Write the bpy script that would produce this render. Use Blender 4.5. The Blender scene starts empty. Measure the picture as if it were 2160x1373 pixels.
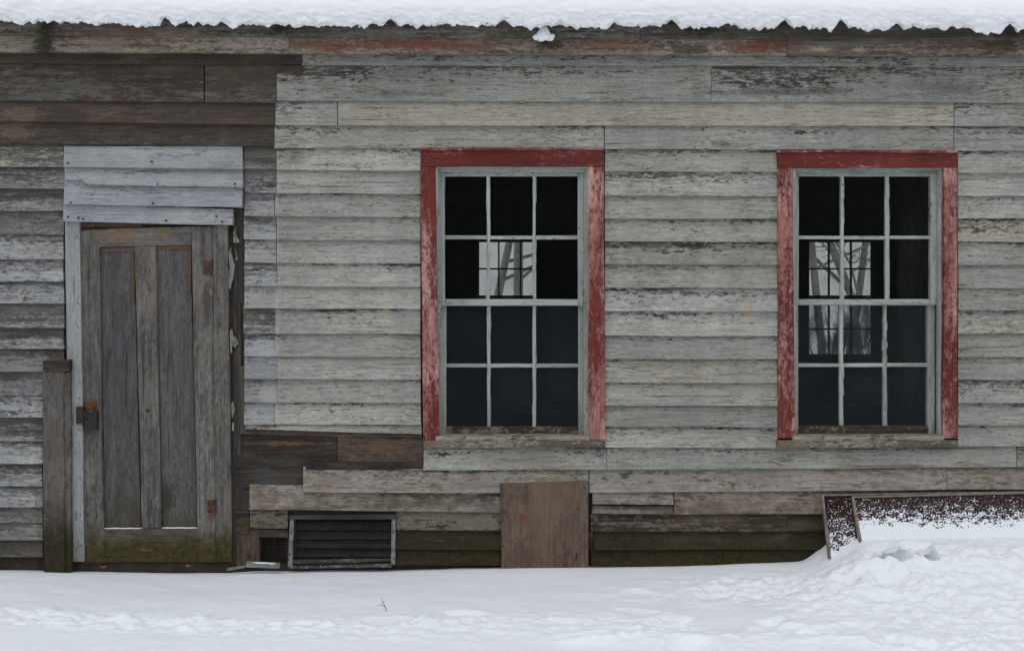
import bpy, math, random
import numpy as np
from mathutils import Vector

random.seed(11)
rng = np.random.default_rng(7)
C = bpy.context.scene.collection
SC = bpy.context.scene

# ------------------------------------------------------------------ measure
PXM = 400.0      # photograph pixels per metre on the wall plane (y = 0)
DIST = 6.0       # camera to wall
ZC = 1.4125      # eye height above the snow at the wall
PX0, PY0 = 1080.0, 625.0


def W(px, py, y=0.0):
    k = (DIST + y) / DIST / PXM
    return Vector(((px - PX0) * k, y, ZC + (PY0 - py) * k))


def X(px, y=0.0):
    return W(px, 0, y).x


def Z(py, y=0.0):
    return W(0, py, y).z


def lerp(a, b, t):
    return a + (b - a) * t


# ------------------------------------------------------------------ numpy noise
_perm = rng.permutation(512)
_perm = np.concatenate([_perm, _perm, _perm])
_ga = rng.uniform(0, 2 * math.pi, 2048)


def pnoise(x, y):
    xi = np.floor(x).astype(int); yi = np.floor(y).astype(int)
    xf = x - xi; yf = y - yi
    u = xf * xf * xf * (xf * (xf * 6 - 15) + 10)
    v = yf * yf * yf * (yf * (yf * 6 - 15) + 10)

    def g(ix, iy, dx, dy):
        h = _perm[(_perm[ix % 512] + iy) % 512]
        a = _ga[h]
        return np.cos(a) * dx + np.sin(a) * dy
    n00 = g(xi, yi, xf, yf); n10 = g(xi + 1, yi, xf - 1, yf)
    n01 = g(xi, yi + 1, xf, yf - 1); n11 = g(xi + 1, yi + 1, xf - 1, yf - 1)
    return (n00 * (1 - u) + n10 * u) * (1 - v) + (n01 * (1 - u) + n11 * u) * v


def fbm(x, y, o=4, gain=.5):
    s = 0; a = 1.0; f = 1.0
    for k in range(o):
        s = s + a * pnoise(x * f + 17.3 * k, y * f + 5.1 * k)
        a *= gain; f *= 2.03
    return s


def billow(x, y, o=4, gain=.55):
    s = 0; a = 1.0; f = 1.0
    for k in range(o):
        s = s + a * np.abs(pnoise(x * f + 9.3 * k, y * f + 3.7 * k))
        a *= gain; f *= 2.1
    return s


def sstep(a, b, x):
    t = np.clip((x - a) / (b - a), 0, 1)
    return t * t * (3 - 2 * t)


# ------------------------------------------------------------------ objects
def tag(o, label=None, cat=None, group=None, kind=None):
    if label: o['label'] = label
    if cat: o['category'] = cat
    if group: o['group'] = group
    if kind: o['kind'] = kind
    return o


def empty(name, loc=(0, 0, 0), parent=None):
    o = bpy.data.objects.new(name, None)
    o.empty_display_size = .1
    C.objects.link(o)
    o.location = loc
    if parent: o.parent = parent
    return o


class MB:
    def __init__(s):
        s.v = []; s.t = []; s.f = []; s.bv = []; s.ax = []; s.cv = []; s.tv = []; s.mi = []

    def face(s, idx, bv, ax, cv=.5, tv=.5, mi=0):
        s.f.append(idx); s.bv.append(bv); s.ax.append(ax); s.cv.append(cv); s.tv.append(tv); s.mi.append(mi)

    def vert(s, p, t=.5):
        s.v.append(tuple(p)); s.t.append(t)
        return len(s.v) - 1

    # a board given by the four front corners in photograph pixels
    def plank(s, A, B, Cc, D, y0, th, yt=None, bv=None, ch=.002, wob=.0012, cv=.5, tv=.5, mi=0, ax=None, seg=.07, ytilt=0, endj=0):
        if bv is None: bv = random.random()
        if yt is None: yt = y0
        horiz = abs(B[0] - A[0]) + abs(Cc[0] - D[0]) >= abs(D[1] - A[1]) + abs(Cc[1] - B[1])
        if ax is not None: horiz = (ax == 0)
        if horiz:
            lo0, lo1, hi0, hi1 = A, B, D, Cc
        else:
            lo0, lo1, hi0, hi1 = A, D, B, Cc
        L = math.hypot(lo1[0] - lo0[0], lo1[1] - lo0[1]) / PXM
        n = max(1, int(L / seg))
        f1, f2, f3 = random.uniform(0, 9), random.uniform(0, 9), random.uniform(0, 9)
        w1 = random.uniform(1.1, 2.4)
        base = len(s.v)
        for i in range(n + 1):
            q = i / n
            lp = (lerp(lo0[0], lo1[0], q), lerp(lo0[1], lo1[1], q))
            hp = (lerp(hi0[0], hi1[0], q), lerp(hi0[1], hi1[1], q))
            l = q * L
            dz1 = wob * (math.sin(l * w1 * 2 + f1) + .6 * math.sin(l * 9.3 + f2) + .5 * random.uniform(-1, 1))
            dz2 = wob * (math.sin(l * w1 * 2.3 + f2) + .6 * math.sin(l * 8.1 + f3) + .5 * random.uniform(-1, 1))
            dy = wob * 1.2 * (math.sin(l * w1 * 1.7 + f3) + .5 * math.sin(l * 6.1 + f1))
            yy = lerp(0, ytilt, q)
            ya = (y0 if horiz else lerp(y0, yt, q)) + dy + yy
            yb = (yt if horiz else lerp(y0, yt, q)) + dy * .4 + yy
            pl = W(lp[0], lp[1], ya); ph = W(hp[0], hp[1], yb)
            d = (ph - pl); d.y = 0; d.normalize()
            pl = pl + d * dz1; ph = ph + d * dz2
            if endj and i in (0, n):
                al = Vector((d.z, 0, -d.x)) if horiz else Vector((d.z, 0, -d.x))
                e = endj * random.uniform(-1, 1)
                pl = pl + al * e; ph = ph + al * (e + .4 * endj * random.uniform(-1, 1))
            bk = max(y0, yt) + th + yy
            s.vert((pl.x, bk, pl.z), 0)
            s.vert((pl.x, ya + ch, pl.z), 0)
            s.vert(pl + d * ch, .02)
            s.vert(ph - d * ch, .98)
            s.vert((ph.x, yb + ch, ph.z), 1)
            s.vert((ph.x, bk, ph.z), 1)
        a = 0 if horiz else 1
        for i in range(n):
            b0 = base + i * 6; b1 = b0 + 6
            for k in range(6):
                k2 = (k + 1) % 6
                s.face((b0 + k, b0 + k2, b1 + k2, b1 + k), bv, a, cv, tv, mi)
        s.face(tuple(base + k for k in range(5, -1, -1)), bv, a, cv, tv, mi)
        s.face(tuple(base + n * 6 + k for k in range(6)), bv, a, cv, tv, mi)

    def rect(s, x0, y0, x1, y1, y, th, **k):      # pixel box, y0 = top row
        s.plank((x0, y1), (x1, y1), (x1, y0), (x0, y0), y, th, **k)

    def box(s, p0, p1, bv=None, ax=0, cv=.5, tv=.5, mi=0):
        if bv is None: bv = random.random()
        x0, y0, z0 = p0; x1, y1, z1 = p1
        b = len(s.v)
        for z in (z0, z1):
            for (x, y) in ((x0, y0), (x1, y0), (x1, y1), (x0, y1)):
                s.vert((x, y, z), 0 if z == z0 else 1)
        for q in ((0, 1, 5, 4), (1, 2, 6, 5), (2, 3, 7, 6), (3, 0, 4, 7), (4, 5, 6, 7), (3, 2, 1, 0)):
            s.face(tuple(b + k for k in q), bv, ax, cv, tv, mi)

    def disc(s, p, r, th=.002, n=6, mi=1):        # nail head facing -y
        b = len(s.v)
        a0 = random.random() * 6
        for yy in (p[1] - th, p[1] + th):
            for k in range(n):
                a = a0 + k * 2 * math.pi / n
                s.vert((p[0] + r * math.cos(a), yy, p[2] + r * math.sin(a)))
        s.face(tuple(b + k for k in range(n)), .5, 0, mi=mi)
        for k in range(n):
            s.face((b + k, b + n + k, b + n + (k + 1) % n, b + (k + 1) % n), .5, 0, mi=mi)

    def tube(s, pts, rads, n=6, mi=0, cap=True):
        b = len(s.v)
        bv = random.random()
        prev = None
        for i, p in enumerate(pts):
            p = Vector(p)
            if i == 0: t = Vector(pts[1]) - p
            elif i == len(pts) - 1: t = p - Vector(pts[i - 1])
            else: t = Vector(pts[i + 1]) - Vector(pts[i - 1])
            t.normalize()
            if prev is None:
                prev = t.orthogonal().normalized()
            u = (prev - t * prev.dot(t)).normalized(); prev = u
            w = t.cross(u)
            for k in range(n):
                a = 2 * math.pi * k / n
                s.vert(p + (u * math.cos(a) + w * math.sin(a)) * rads[i])
        for i in range(len(pts) - 1):
            for k in range(n):
                k2 = (k + 1) % n
                s.face((b + i * n + k, b + i * n + k2, b + (i + 1) * n + k2, b + (i + 1) * n + k), bv, 1, mi=mi)
        if cap:
            s.face(tuple(b + k for k in range(n - 1, -1, -1)), bv, 1, mi=mi)
            s.face(tuple(b + (len(pts) - 1) * n + k for k in range(n)), bv, 1, mi=mi)

    def build(s, name, mats, parent=None, smooth=False, recalc=True):
        me = bpy.data.meshes.new(name)
        me.from_pydata(s.v, [], s.f)
        if not isinstance(mats, (list, tuple)): mats = [mats]
        for m in mats: me.materials.append(m)
        for nm, arr in (('bv', s.bv), ('ax', s.ax), ('cv', s.cv), ('tv', s.tv)):
            a = me.attributes.new(nm, 'FLOAT', 'FACE')
            a.data.foreach_set('value', np.array(arr, dtype=np.float32))
        a = me.attributes.new('tt', 'FLOAT', 'POINT')
        a.data.foreach_set('value', np.array(s.t, dtype=np.float32))
        me.polygons.foreach_set('material_index', np.array(s.mi, dtype=np.int32))
        if recalc:
            import bmesh
            bm = bmesh.new(); bm.from_mesh(me)
            bmesh.ops.recalc_face_normals(bm, faces=bm.faces)
            bm.to_mesh(me); bm.free()
        if smooth:
            me.polygons.foreach_set('use_smooth', np.ones(len(me.polygons), dtype=bool))
        me.update()
        o = bpy.data.objects.new(name, me)
        C.objects.link(o)
        if parent:
            o.parent = parent
            lc = parent.location
            q = parent.parent
            off = Vector(lc)
            while q: off += q.location; q = q.parent
            if off.length > 0:
                me.transform(__import__('mathutils').Matrix.Translation(-off))
        return o


def grid_obj(name, P, mat, parent=None, smooth=True):
    """P: (rows, cols, 3) array -> one mesh"""
    r, c, _ = P.shape
    me = bpy.data.meshes.new(name)
    idx = np.arange(r * c).reshape(r, c)
    q = np.stack([idx[:-1, :-1], idx[:-1, 1:], idx[1:, 1:], idx[1:, :-1]], -1).reshape(-1, 4)
    me.vertices.add(r * c); me.vertices.foreach_set('co', P.reshape(-1).astype(np.float32))
    me.loops.add(q.size); me.loops.foreach_set('vertex_index', q.reshape(-1).astype(np.int32))
    me.polygons.add(len(q))
    me.polygons.foreach_set('loop_start', (np.arange(len(q)) * 4).astype(np.int32))
    me.polygons.foreach_set('loop_total', np.full(len(q), 4, dtype=np.int32))
    me.update(calc_edges=True)
    me.validate()
    if smooth: me.polygons.foreach_set('use_smooth', np.ones(len(q), dtype=bool))
    me.materials.append(mat)
    o = bpy.data.objects.new(name, me); C.objects.link(o)
    if parent: o.parent = parent
    return o


# ------------------------------------------------------------------ node helpers
class NT:
    def __init__(s, name):
        m = bpy.data.materials.new(name); m.use_nodes = True
        s.m = m; s.t = m.node_tree; s.n = s.t.nodes; s.l = s.t.links
        s.n.clear()
        s.out = s.n.new('ShaderNodeOutputMaterial')

    def _set(s, sock, v):
        if hasattr(v, 'node'): s.l.new(v, sock)
        elif isinstance(v, (tuple, list)):
            if sock.type == 'RGBA' and len(v) == 3: v = (*v, 1)
            sock.default_value = v
        else: sock.default_value = v

    def math(s, op, a, b=0, c=0, clamp=False):
        n = s.n.new('ShaderNodeMath'); n.operation = op; n.use_clamp = clamp
        s._set(n.inputs[0], a); s._set(n.inputs[1], b)
        if len(n.inputs) > 2: s._set(n.inputs[2], c)
        return n.outputs[0]

    def mul(s, a, b): return s.math('MULTIPLY', a, b)
    def add(s, a, b): return s.math('ADD', a, b)
    def sub(s, a, b): return s.math('SUBTRACT', a, b)

    def ss(s, x, a, b):
        n = s.n.new('ShaderNodeMapRange'); n.interpolation_type = 'SMOOTHSTEP'
        s._set(n.inputs[0], x); s._set(n.inputs[1], a); s._set(n.inputs[2], b)
        n.inputs[3].default_value = 0; n.inputs[4].default_value = 1
        return n.outputs[0]

    def mix(s, f, a, b, mode='MIX'):
        n = s.n.new('ShaderNodeMix'); n.data_type = 'RGBA'; n.blend_type = mode
        s._set(n.inputs[0], f); s._set(n.inputs[6], a); s._set(n.inputs[7], b)
        return n.outputs[2]

    def fmix(s, f, a, b):
        n = s.n.new('ShaderNodeMix'); n.data_type = 'FLOAT'
        s._set(n.inputs[0], f); s._set(n.inputs[2], a); s._set(n.inputs[3], b)
        return n.outputs[0]

    def attr(s, name):
        n = s.n.new('ShaderNodeAttribute'); n.attribute_name = name
        return n.outputs['Fac']

    def comb(s, x, y, z):
        n = s.n.new('ShaderNodeCombineXYZ')
        for k, v in enumerate((x, y, z)): s._set(n.inputs[k], v)
        return n.outputs[0]

    def sep(s, v):
        n = s.n.new('ShaderNodeSeparateXYZ'); s.l.new(v, n.inputs[0])
        return n.outputs

    def vmul(s, v, k):
        n = s.n.new('ShaderNodeVectorMath'); n.operation = 'MULTIPLY'
        s._set(n.inputs[0], v); s._set(n.inputs[1], k)
        return n.outputs[0]

    def noise(s, v, scale=1, detail=3, rough=.55, dist=0):
        n = s.n.new('ShaderNodeTexNoise')
        s._set(n.inputs['Vector'], v); n.inputs['Scale'].default_value = scale
        n.inputs['Detail'].default_value = detail; n.inputs['Roughness'].default_value = rough
        n.inputs['Distortion'].default_value = dist
        return n.outputs['Fac']

    def obj(s):
        n = s.n.new('ShaderNodeTexCoord'); return n.outputs['Object']

    def bump(s, h, strength=.5, dist=.003):
        n = s.n.new('ShaderNodeBump'); n.inputs['Strength'].default_value = strength
        n.inputs['Distance'].default_value = dist; s.l.new(h, n.inputs['Height'])
        return n.outputs['Normal']

    def bsdf(s, col, rough=.8, spec=.3, normal=None, **k):
        n = s.n.new('ShaderNodeBsdfPrincipled')
        s._set(n.inputs['Base Color'], col); s._set(n.inputs['Roughness'], rough)
        n.inputs['Specular IOR Level'].default_value = spec
        if normal is not None: s.l.new(normal, n.inputs['Normal'])
        for kk, v in k.items(): s._set(n.inputs[kk], v)
        s.l.new(n.outputs[0], s.out.inputs[0])
        return n


def sc3(c, k): return tuple(x * k for x in c)


def weathered(name, paint, wood, cover=.6, paint2=None, bvar=.35, moss=None, spots=(), rough=.82, wear_shade_t=0., big_k=.55,
              flake=(15, 46), edge=.06, wood2=None, ridge=None, grain=.5, paint3=None, soft=0.0, crack=.62, sy=0., grit=.5, blot=.5):
    """Old painted timber: paint over bare wood, flaking along the grain."""
    t = NT(name)
    P = t.obj(); x, y, z = t.sep(P)
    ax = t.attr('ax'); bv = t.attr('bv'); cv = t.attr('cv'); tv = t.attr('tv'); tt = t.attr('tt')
    L = t.fmix(ax, x, z); Wd = t.fmix(ax, z, x)
    off = t.mul(bv, 53.7)
    V = t.comb(t.add(L, off), t.add(y, t.mul(bv, 3.1)), t.add(Wd, t.mul(bv, 17.3)))
    gf = t.noise(t.vmul(V, (5, 5, 88)), 1, 4, .7)
    gp = t.noise(t.vmul(V, (30, 30, 74)), 1, 4, .7)
    bl = t.noise(t.vmul(V, (2.6, 2.6, 7)), 1, 4, .6, .5)
    gm = t.noise(t.vmul(V, (1.6, 1.6, 42)), 1, 4, .6, .4)
    big = t.noise(t.vmul(V, (1.3, 1.3, 4.5)), 1, 3, .55)
    big2 = t.noise(t.vmul(V, (.75, .75, 1.2)), 1, 2, .5)
    fl = t.noise(t.vmul(V, (flake[0], flake[0], flake[1])), 1, 7, .68, .25)
    fl2 = t.noise(t.vmul(V, (flake[0] * 2.6, flake[0] * 2.6, flake[1] * 2.1)), 1, 5, .7)
    # paint cover
    s = t.add(t.mul(t.sub(fl, .5), 1.0), t.mul(t.sub(big, .5), big_k))
    s = t.add(s, t.mul(t.sub(gm, .5), .55))
    s = t.add(s, t.mul(t.sub(fl2, .5), .75))
    s = t.add(s, t.add(t.mul(t.sub(cv, .5), .6), cover - .5))
    if wear_shade_t: s = t.add(s, t.mul(t.sub(.45, tt), wear_shade_t))  # barer towards the board top: part real wear, part lap shade painted in
    pm = t.ss(s, -edge - soft, edge + soft)
    p2 = paint2 or sc3(paint, .8)
    cp = t.mix(t.ss(big2, .35, .65), paint, p2)
    tan = paint3 or (paint[0] * 1.12, paint[1] * 1.0, paint[2] * .83)
    cp = t.mix(t.math('MULTIPLY', t.ss(tv, .5, 1), 1), cp, tan)
    lil = (paint[0] * 1.04, paint[1] * 1.05, paint[2] * 1.10)
    cp = t.mix(t.ss(tv, .5, 0), cp, lil)
    cp = t.mix(t.mul(t.ss(bl, .48, .72), blot), cp, (paint[0] * .82, paint[1] * .73, paint[2] * .58))
    br = t.add(1 - bvar / 2, t.mul(bv, bvar))
    br = t.mul(br, t.add(1 - grain * .75, t.mul(gf, grain * 1.5)))
    br = t.mul(br, t.add(1 - grain * .95, t.mul(gp, grain * 1.9)))
    br = t.mul(br, t.add(.62, t.mul(bl, .76)))
    w2 = wood2 or sc3(wood, .45)
    cw = t.mix(t.ss(gm, .3, .68), w2, wood)
    cw = t.mix(t.ss(t.noise(t.vmul(V, (3, 3, 9)), 1, 3), .45, .7), cw, sc3(wood, 1.35))
    col = t.mix(pm, cw, cp)
    vst = t.noise(t.vmul(P, (8, 8, .8)), 1, 4, .65); vs2 = t.noise(t.vmul(P, (1.1, 1.1, 1.6)), 1, 3, .6)
    br = t.mul(br, t.add(.52, t.add(t.mul(vst, .46), t.mul(vs2, .50))))
    vm = t.n.new('ShaderNodeVectorMath'); vm.operation = 'SCALE'
    t.l.new(col, vm.inputs[0]); t.l.new(br, vm.inputs['Scale'])
    col = vm.outputs[0]
    # specks of mildew and lost paint, in patches
    gs = t.mul(t.ss(t.add(gp, t.mul(t.sub(fl2, .5), .5)), .54, .66), t.ss(t.add(big, t.mul(t.sub(bl, .5), .7)), .40, .62))
    col = t.mix(t.mul(gs, grit), col, sc3(wood, .5))
    sq_n = t.noise(t.vmul(V, (6.5, 6.5, 52)), 1, 4, .6, .3)
    sq = t.mul(t.ss(t.math('ABSOLUTE', t.sub(sq_n, .5)), .022, .004), t.ss(t.add(bl, t.mul(t.sub(gm, .5), .8)), .46, .64))
    col = t.mix(t.mul(sq, .50), col, sc3(wood, .42))
    # long dry cracks
    cr = t.noise(t.vmul(V, (2.2, 2.2, 95)), 1, 4, .62, .2)
    crm = t.mul(t.ss(cr, crack, crack + .07), t.ss(big, .42, .62))
    col = t.mix(t.mul(crm, .8), col, sc3(wood, .25))
    Pn = t.noise(t.vmul(P, (11, 11, 11)), 1, 5, .65)
    Pf = t.noise(t.vmul(P, (60, 60, 60)), 1, 4, .65)
    if ridge is not None:   # bead of white paint left where a wall once met
        d = t.math('ABSOLUTE', t.sub(t.add(x, t.mul(t.sub(Pn, .5), .02)), ridge))
        rm = t.mul(t.ss(d, .014, .003), t.ss(Pn, .42, .58))
        col = t.mix(t.mul(rm, .6), col, (.36, .36, .36))
    for (px, py, rx, rz, c, k) in spots:
        cx, cz = X(px, sy), Z(py, sy)
        dx = t.math('DIVIDE', t.sub(x, cx), rx / PXM); dz = t.math('DIVIDE', t.sub(z, cz), rz / PXM)
        r = t.math('SQRT', t.add(t.mul(dx, dx), t.mul(dz, dz)))
        mm = t.add(t.add(t.sub(1.0, r), t.mul(t.sub(fl2, .5), 2.2)), t.add(t.mul(t.sub(Pn, .5), 1.5), t.add(t.mul(t.sub(Pf, .5), .9), t.mul(t.sub(gm, .5), .9))))
        mm = t.mul(t.ss(mm, .1, .75), k)
        col = t.mix(mm, col, c)
    if moss:
        z0, z1, mc, mk = moss
        h = t.math('DIVIDE', t.sub(z1, z), z1 - z0)
        mm = t.add(h, t.add(t.mul(t.sub(Pn, .5), 1.1), t.mul(t.sub(gm, .5), .7)))
        mm = t.mul(t.ss(mm, .15, .95), mk)
        mcol = t.mix(t.ss(Pf, .35, .65), sc3(mc, .6), sc3(mc, 1.3))
        col = t.mix(mm, col, mcol)
    h = t.add(t.mul(pm, .5), t.add(t.mul(gf, .6), t.add(t.mul(gp, .5), t.mul(crm, -1.2))))
    h = t.add(h, t.add(t.mul(gm, .5), t.mul(sq, -.9)))
    t.bsdf(col, rough, .25, t.bump(h, .7, .004))
    return t.m


def plain(name, col, rough=.85, var=.35, scale=9, spec=.25, bump=.3, metallic=0):
    t = NT(name)
    P = t.obj()
    n1 = t.noise(P, scale, 6, .65); n2 = t.noise(P, scale * 7, 4, .6)
    c = t.mix(t.ss(n1, .3, .7), sc3(col, 1 - var), sc3(col, 1 + var))
    c = t.mix(t.mul(t.ss(n2, .45, .7), .4), c, sc3(col, .6))
    t.bsdf(c, rough, spec, t.bump(t.add(n1, n2), bump, .004), Metallic=metallic)
    return t.m


M = {}
WOOD = (.098, .091, .078)
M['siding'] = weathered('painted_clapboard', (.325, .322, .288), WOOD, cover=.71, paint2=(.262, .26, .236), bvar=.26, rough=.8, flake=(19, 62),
    ridge=X(585), wear_shade_t=.36, big_k=.62, grain=.7,
    spots=[(815, 640, 13, 42, (.40, .35, .24), .55), (1572, 665, 15, 38, (.42, .33, .19), .7), (1525, 308, 30, 12, (.10, .095, .07), .7),
           (760, 1100, 260, 25, (.19, .16, .13), .5), (1500, 1075, 260, 30, (.17, .145, .12), .6), (1120, 975, 150, 25, (.2, .165, .14), .5),
           (900, 1020, 220, 18, (.22, .19, .165), .5), (1780, 1018, 120, 10, (.27, .22, .17), .55), (1200, 1012, 90, 14, (.2, .16, .13), .6),
           (1630, 195, 220, 13, (.045, .043, .04), .55), (2000, 185, 120, 30, (.07, .068, .064), .5), (860, 200, 130, 10, (.09, .088, .08), .45),
           (620, 330, 60, 30, (.14, .135, .12), .6)])
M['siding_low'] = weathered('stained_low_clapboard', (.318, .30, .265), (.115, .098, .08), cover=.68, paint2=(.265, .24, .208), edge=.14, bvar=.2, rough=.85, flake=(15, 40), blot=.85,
    wear_shade_t=.3, big_k=.8, grain=.7, moss=(Z(1125), Z(1010), (.050, .041, .022), .72),
    spots=[(560, 1050, 60, 30, (.21, .17, .145), .7), (700, 1012, 60, 22, (.23, .19, .17), .8), (900, 1062, 200, 16, (.13, .105, .08), .6), (1500, 1070, 300, 20, (.14, .11, .085), .6), (1000, 1020, 120, 14, (.19, .155, .13), .6)])
M['base'] = weathered('mossy_base_board', (.17, .15, .12), (.06, .048, .033), cover=.38, bvar=.3, rough=.9,
    moss=(Z(1165), Z(1088), (.030, .0245, .0095), .92))
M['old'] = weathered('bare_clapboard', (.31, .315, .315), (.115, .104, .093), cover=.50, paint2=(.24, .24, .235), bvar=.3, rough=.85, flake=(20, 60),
    wear_shade_t=.30, big_k=.7, wood2=(.058, .053, .048), edge=.15,
    spots=[(575, 500, 30, 26, (.33, .335, .33), .7), (565, 600, 34, 26, (.33, .335, .33), .75), (560, 740, 40, 40, (.34, .345, .345), .8), (570, 840, 30, 60, (.33, .335, .33), .7), (576, 440, 16, 30, (.3, .305, .3), .6), (55, 630, 9, 9, (.16, .07, .03), .9), (30, 240, 60, 30, (.21, .175, .14), .45), (25, 285, 60, 22, (.21, .175, .14), .45)],
    moss=(Z(1190), Z(1040), (.06, .052, .034), .55))
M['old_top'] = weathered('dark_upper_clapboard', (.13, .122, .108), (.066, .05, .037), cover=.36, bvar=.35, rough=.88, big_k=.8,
    wood2=(.045, .037, .031), edge=.14, wear_shade_t=.2,
    spots=[(45, 245, 60, 30, (.17, .135, .10), .5), (35, 285, 60, 22, (.17, .135, .10), .5), (440, 200, 60, 10, (.2, .2, .19), .4)])
M['header'] = weathered('white_header_board', (.335, .345, .355), (.11, .105, .098), cover=.75, bvar=.15, rough=.75, big_k=.4, wear_shade_t=.15)
M['jamb'] = weathered('white_door_jamb', (.36, .37, .375), (.11, .106, .1), cover=.76, bvar=.1, rough=.78, flake=(24, 40),
    moss=(Z(1195), Z(1080), (.13, .115, .09), .6))
M['door'] = weathered('grey_door_timber', (.178, .168, .154), (.118, .105, .09), cover=.47, paint2=(.135, .13, .124), bvar=.3, rough=.85,
    edge=.2, grain=.9, wood2=(.06, .056, .053), crack=.6,
    moss=(Z(1165), Z(1085), (.050, .040, .010), .93),
    spots=[(304, 1160, 20, 4, (.5, .5, .48), .95), (250, 1136, 30, 7, (.22, .21, .17), .6), (250, 500, 70, 22, (.19, .105, .05), .55), (345, 495, 40, 16, (.19, .11, .05), .5), (437, 640, 13, 70, (.06, .04, .032), .7),
           (190, 890, 22, 34, (.085, .05, .03), .75), (447, 1085, 14, 26, (.12, .05, .03), .7), (300, 540, 26, 60, (.15, .115, .085), .5)])
M['panel'] = weathered('grey_door_panel', (.135, .128, .12), (.10, .09, .08), cover=.5, paint2=(.094, .094, .10), bvar=.25, rough=.85,
    edge=.2, grain=.9, wood2=(.062, .06, .06), crack=.58,
    moss=(Z(1135), Z(1030), (.06, .05, .026), .75),
    spots=[(240, 560, 16, 90, (.055, .057, .068), .6), (352, 1050, 34, 46, (.035, .03, .022), .75), (270, 1075, 50, 30, (.045, .038, .025), .5)])
M['orange'] = weathered('raw_orange_timber', (.15, .078, .042), (.10, .072, .052), cover=.4, bvar=.2, edge=.2)
M['post'] = weathered('plank_timber', (.15, .139, .128), (.09, .08, .07), cover=.5, bvar=.25, edge=.2, rough=.88,
    wood2=(.06, .052, .045), moss=(Z(1160), Z(1000), (.030, .024, .0075), .93), grain=.8)
M['dark'] = weathered('dark_timber', (.07, .06, .052), (.05, .042, .036), cover=.45, bvar=.3, edge=.2, rough=.92, wood2=(.025, .021, .018))
M['sheath'] = weathered('bare_sheathing', (.12, .085, .06), (.055, .043, .036), cover=.36, paint2=(.085, .066, .052), bvar=.5, edge=.22, rough=.9,
    wood2=(.024, .02, .018), grain=.9,
    spots=[(600, 935, 110, 7, (.17, .10, .055), .6), (800, 945, 70, 10, (.17, .10, .06), .6), (560, 1010, 60, 40, (.07, .067, .066), .6),
           (520, 1110, 30, 20, (.075, .068, .028), .6)])
M['fascia_up'] = weathered('upper_fascia', sy=-.108, paint=(.24, .22, .19), wood=(.11, .094, .077), cover=.45, bvar=.3, edge=.12, rough=.88, flake=(20, 60),
    spots=[(285, 58, 46, 18, (.18, .055, .042), .9), (240, 70, 300, 14, (.16, .11, .08), .5), (100, 70, 34, 40, (.018, .022, .008), .85), (590, 62, 26, 18, (.02, .022, .01), .85),
           (1080, 75, 90, 16, (.06, .055, .018), .6), (820, 70, 120, 12, (.16, .16, .155), .5), (1750, 74, 500, 16, (.045, .045, .036), .7), (1480, 60, 60, 30, (.018, .019, .01), .7), (2130, 70, 60, 30, (.03, .025, .018), .8)])
M['fascia_lo'] = weathered('lower_fascia', sy=-.080, paint=(.33, .28, .225), wood=(.15, .12, .092), cover=.5, bvar=.3, edge=.12, rough=.88, flake=(22, 60), paint2=(.26, .215, .17),
    spots=[(95, 92, 30, 40, (.02, .024, .009), .9), (700, 97, 110, 18, (.2, .06, .048), .75), (880, 92, 230, 22, (.185, .06, .05), .85), (980, 98, 60, 14, (.2, .09, .075), .7),
           (1290, 97, 120, 18, (.2, .08, .065), .7), (1600, 98, 95, 22, (.2, .06, .048), .85), (1165, 95, 48, 26, (.028, .028, .008), .9), (1450, 106, 60, 14, (.05, .045, .026), .7),
           (1730, 105, 40, 8, (.42, .36, .27), .8), (1815, 105, 22, 7, (.42, .36, .27), .7), (1790, 92, 120, 9, (.15, .15, .14), .6), (2000, 98, 80, 14, (.14, .075, .055), .5), (2110, 98, 70, 22, (.05, .04, .026), .85),
           (330, 85, 120, 12, (.2, .12, .07), .45)])
M['red'] = weathered('red_casing_paint', (.158, .023, .019), (.33, .185, .165), cover=.67, paint2=(.105, .017, .0145), bvar=.15, grit=.25, blot=.2, rough=.72,
    flake=(20, 44), big_k=1.3, wood2=(.26, .085, .072), edge=.16, grain=.7, crack=.66, wear_shade_t=0)
M['sash'] = weathered('grey_sash_paint', (.375, .398, .372), (.11, .103, .09), cover=.70, paint2=(.305, .33, .308), bvar=.12, rough=.7, flake=(32, 60), edge=.08)
M['rail'] = weathered('worn_bottom_rail', (.28, .23, .165), (.07, .054, .038), cover=.36, bvar=.1, rough=.85, big_k=1.1, flake=(22, 40))
M['sill'] = weathered('worn_sill', (.30, .275, .23), (.115, .095, .07), cover=.42, bvar=.1, rough=.85, big_k=.8, flake=(26, 46), wood2=(.09, .075, .055))
M['ply'] = weathered('brown_plywood', (.158, .108, .076), (.11, .075, .052), cover=.6, paint2=(.14, .10, .074), grit=.2, blot=.2, bvar=0, rough=.85, edge=.25, grain=.45, flake=(9, 20), crack=.75,
    spots=[(1103, 1088, 17, 12, (.17, .05, .022), .7), (1100, 1165, 40, 40, (.07, .048, .036), .5), (1215, 1170, 3, 18, (.02, .016, .012), .9)])
M['nail'] = plain('rusty_nail', (.022, .016, .013), .8, .3)
M['rust'] = plain('rusty_iron', (.075, .035, .02), .75, .6, 60)
M['rust2'] = plain('orange_rust', (.11, .048, .024), .8, .6, 70)
M['iron'] = plain('black_iron', (.014, .013, .012), .6, .4, 40, spec=.4)
M['steel'] = plain('roof_metal', (.05, .046, .043), .6, .5, 8, spec=.4)
M['inner'] = plain('dark_plaster', (.036, .035, .033), .95, .4, 3)  # very dark tone of the far wall
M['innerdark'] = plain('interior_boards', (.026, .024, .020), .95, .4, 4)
M['frame2'] = plain('far_sash', (.05, .055, .055), .85, .3, 6)
M['screenframe'] = weathered('screen_frame_paint', (.25, .262, .26), (.06, .058, .054), cover=.44, bvar=.5, rough=.8, flake=(30, 50))
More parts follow.
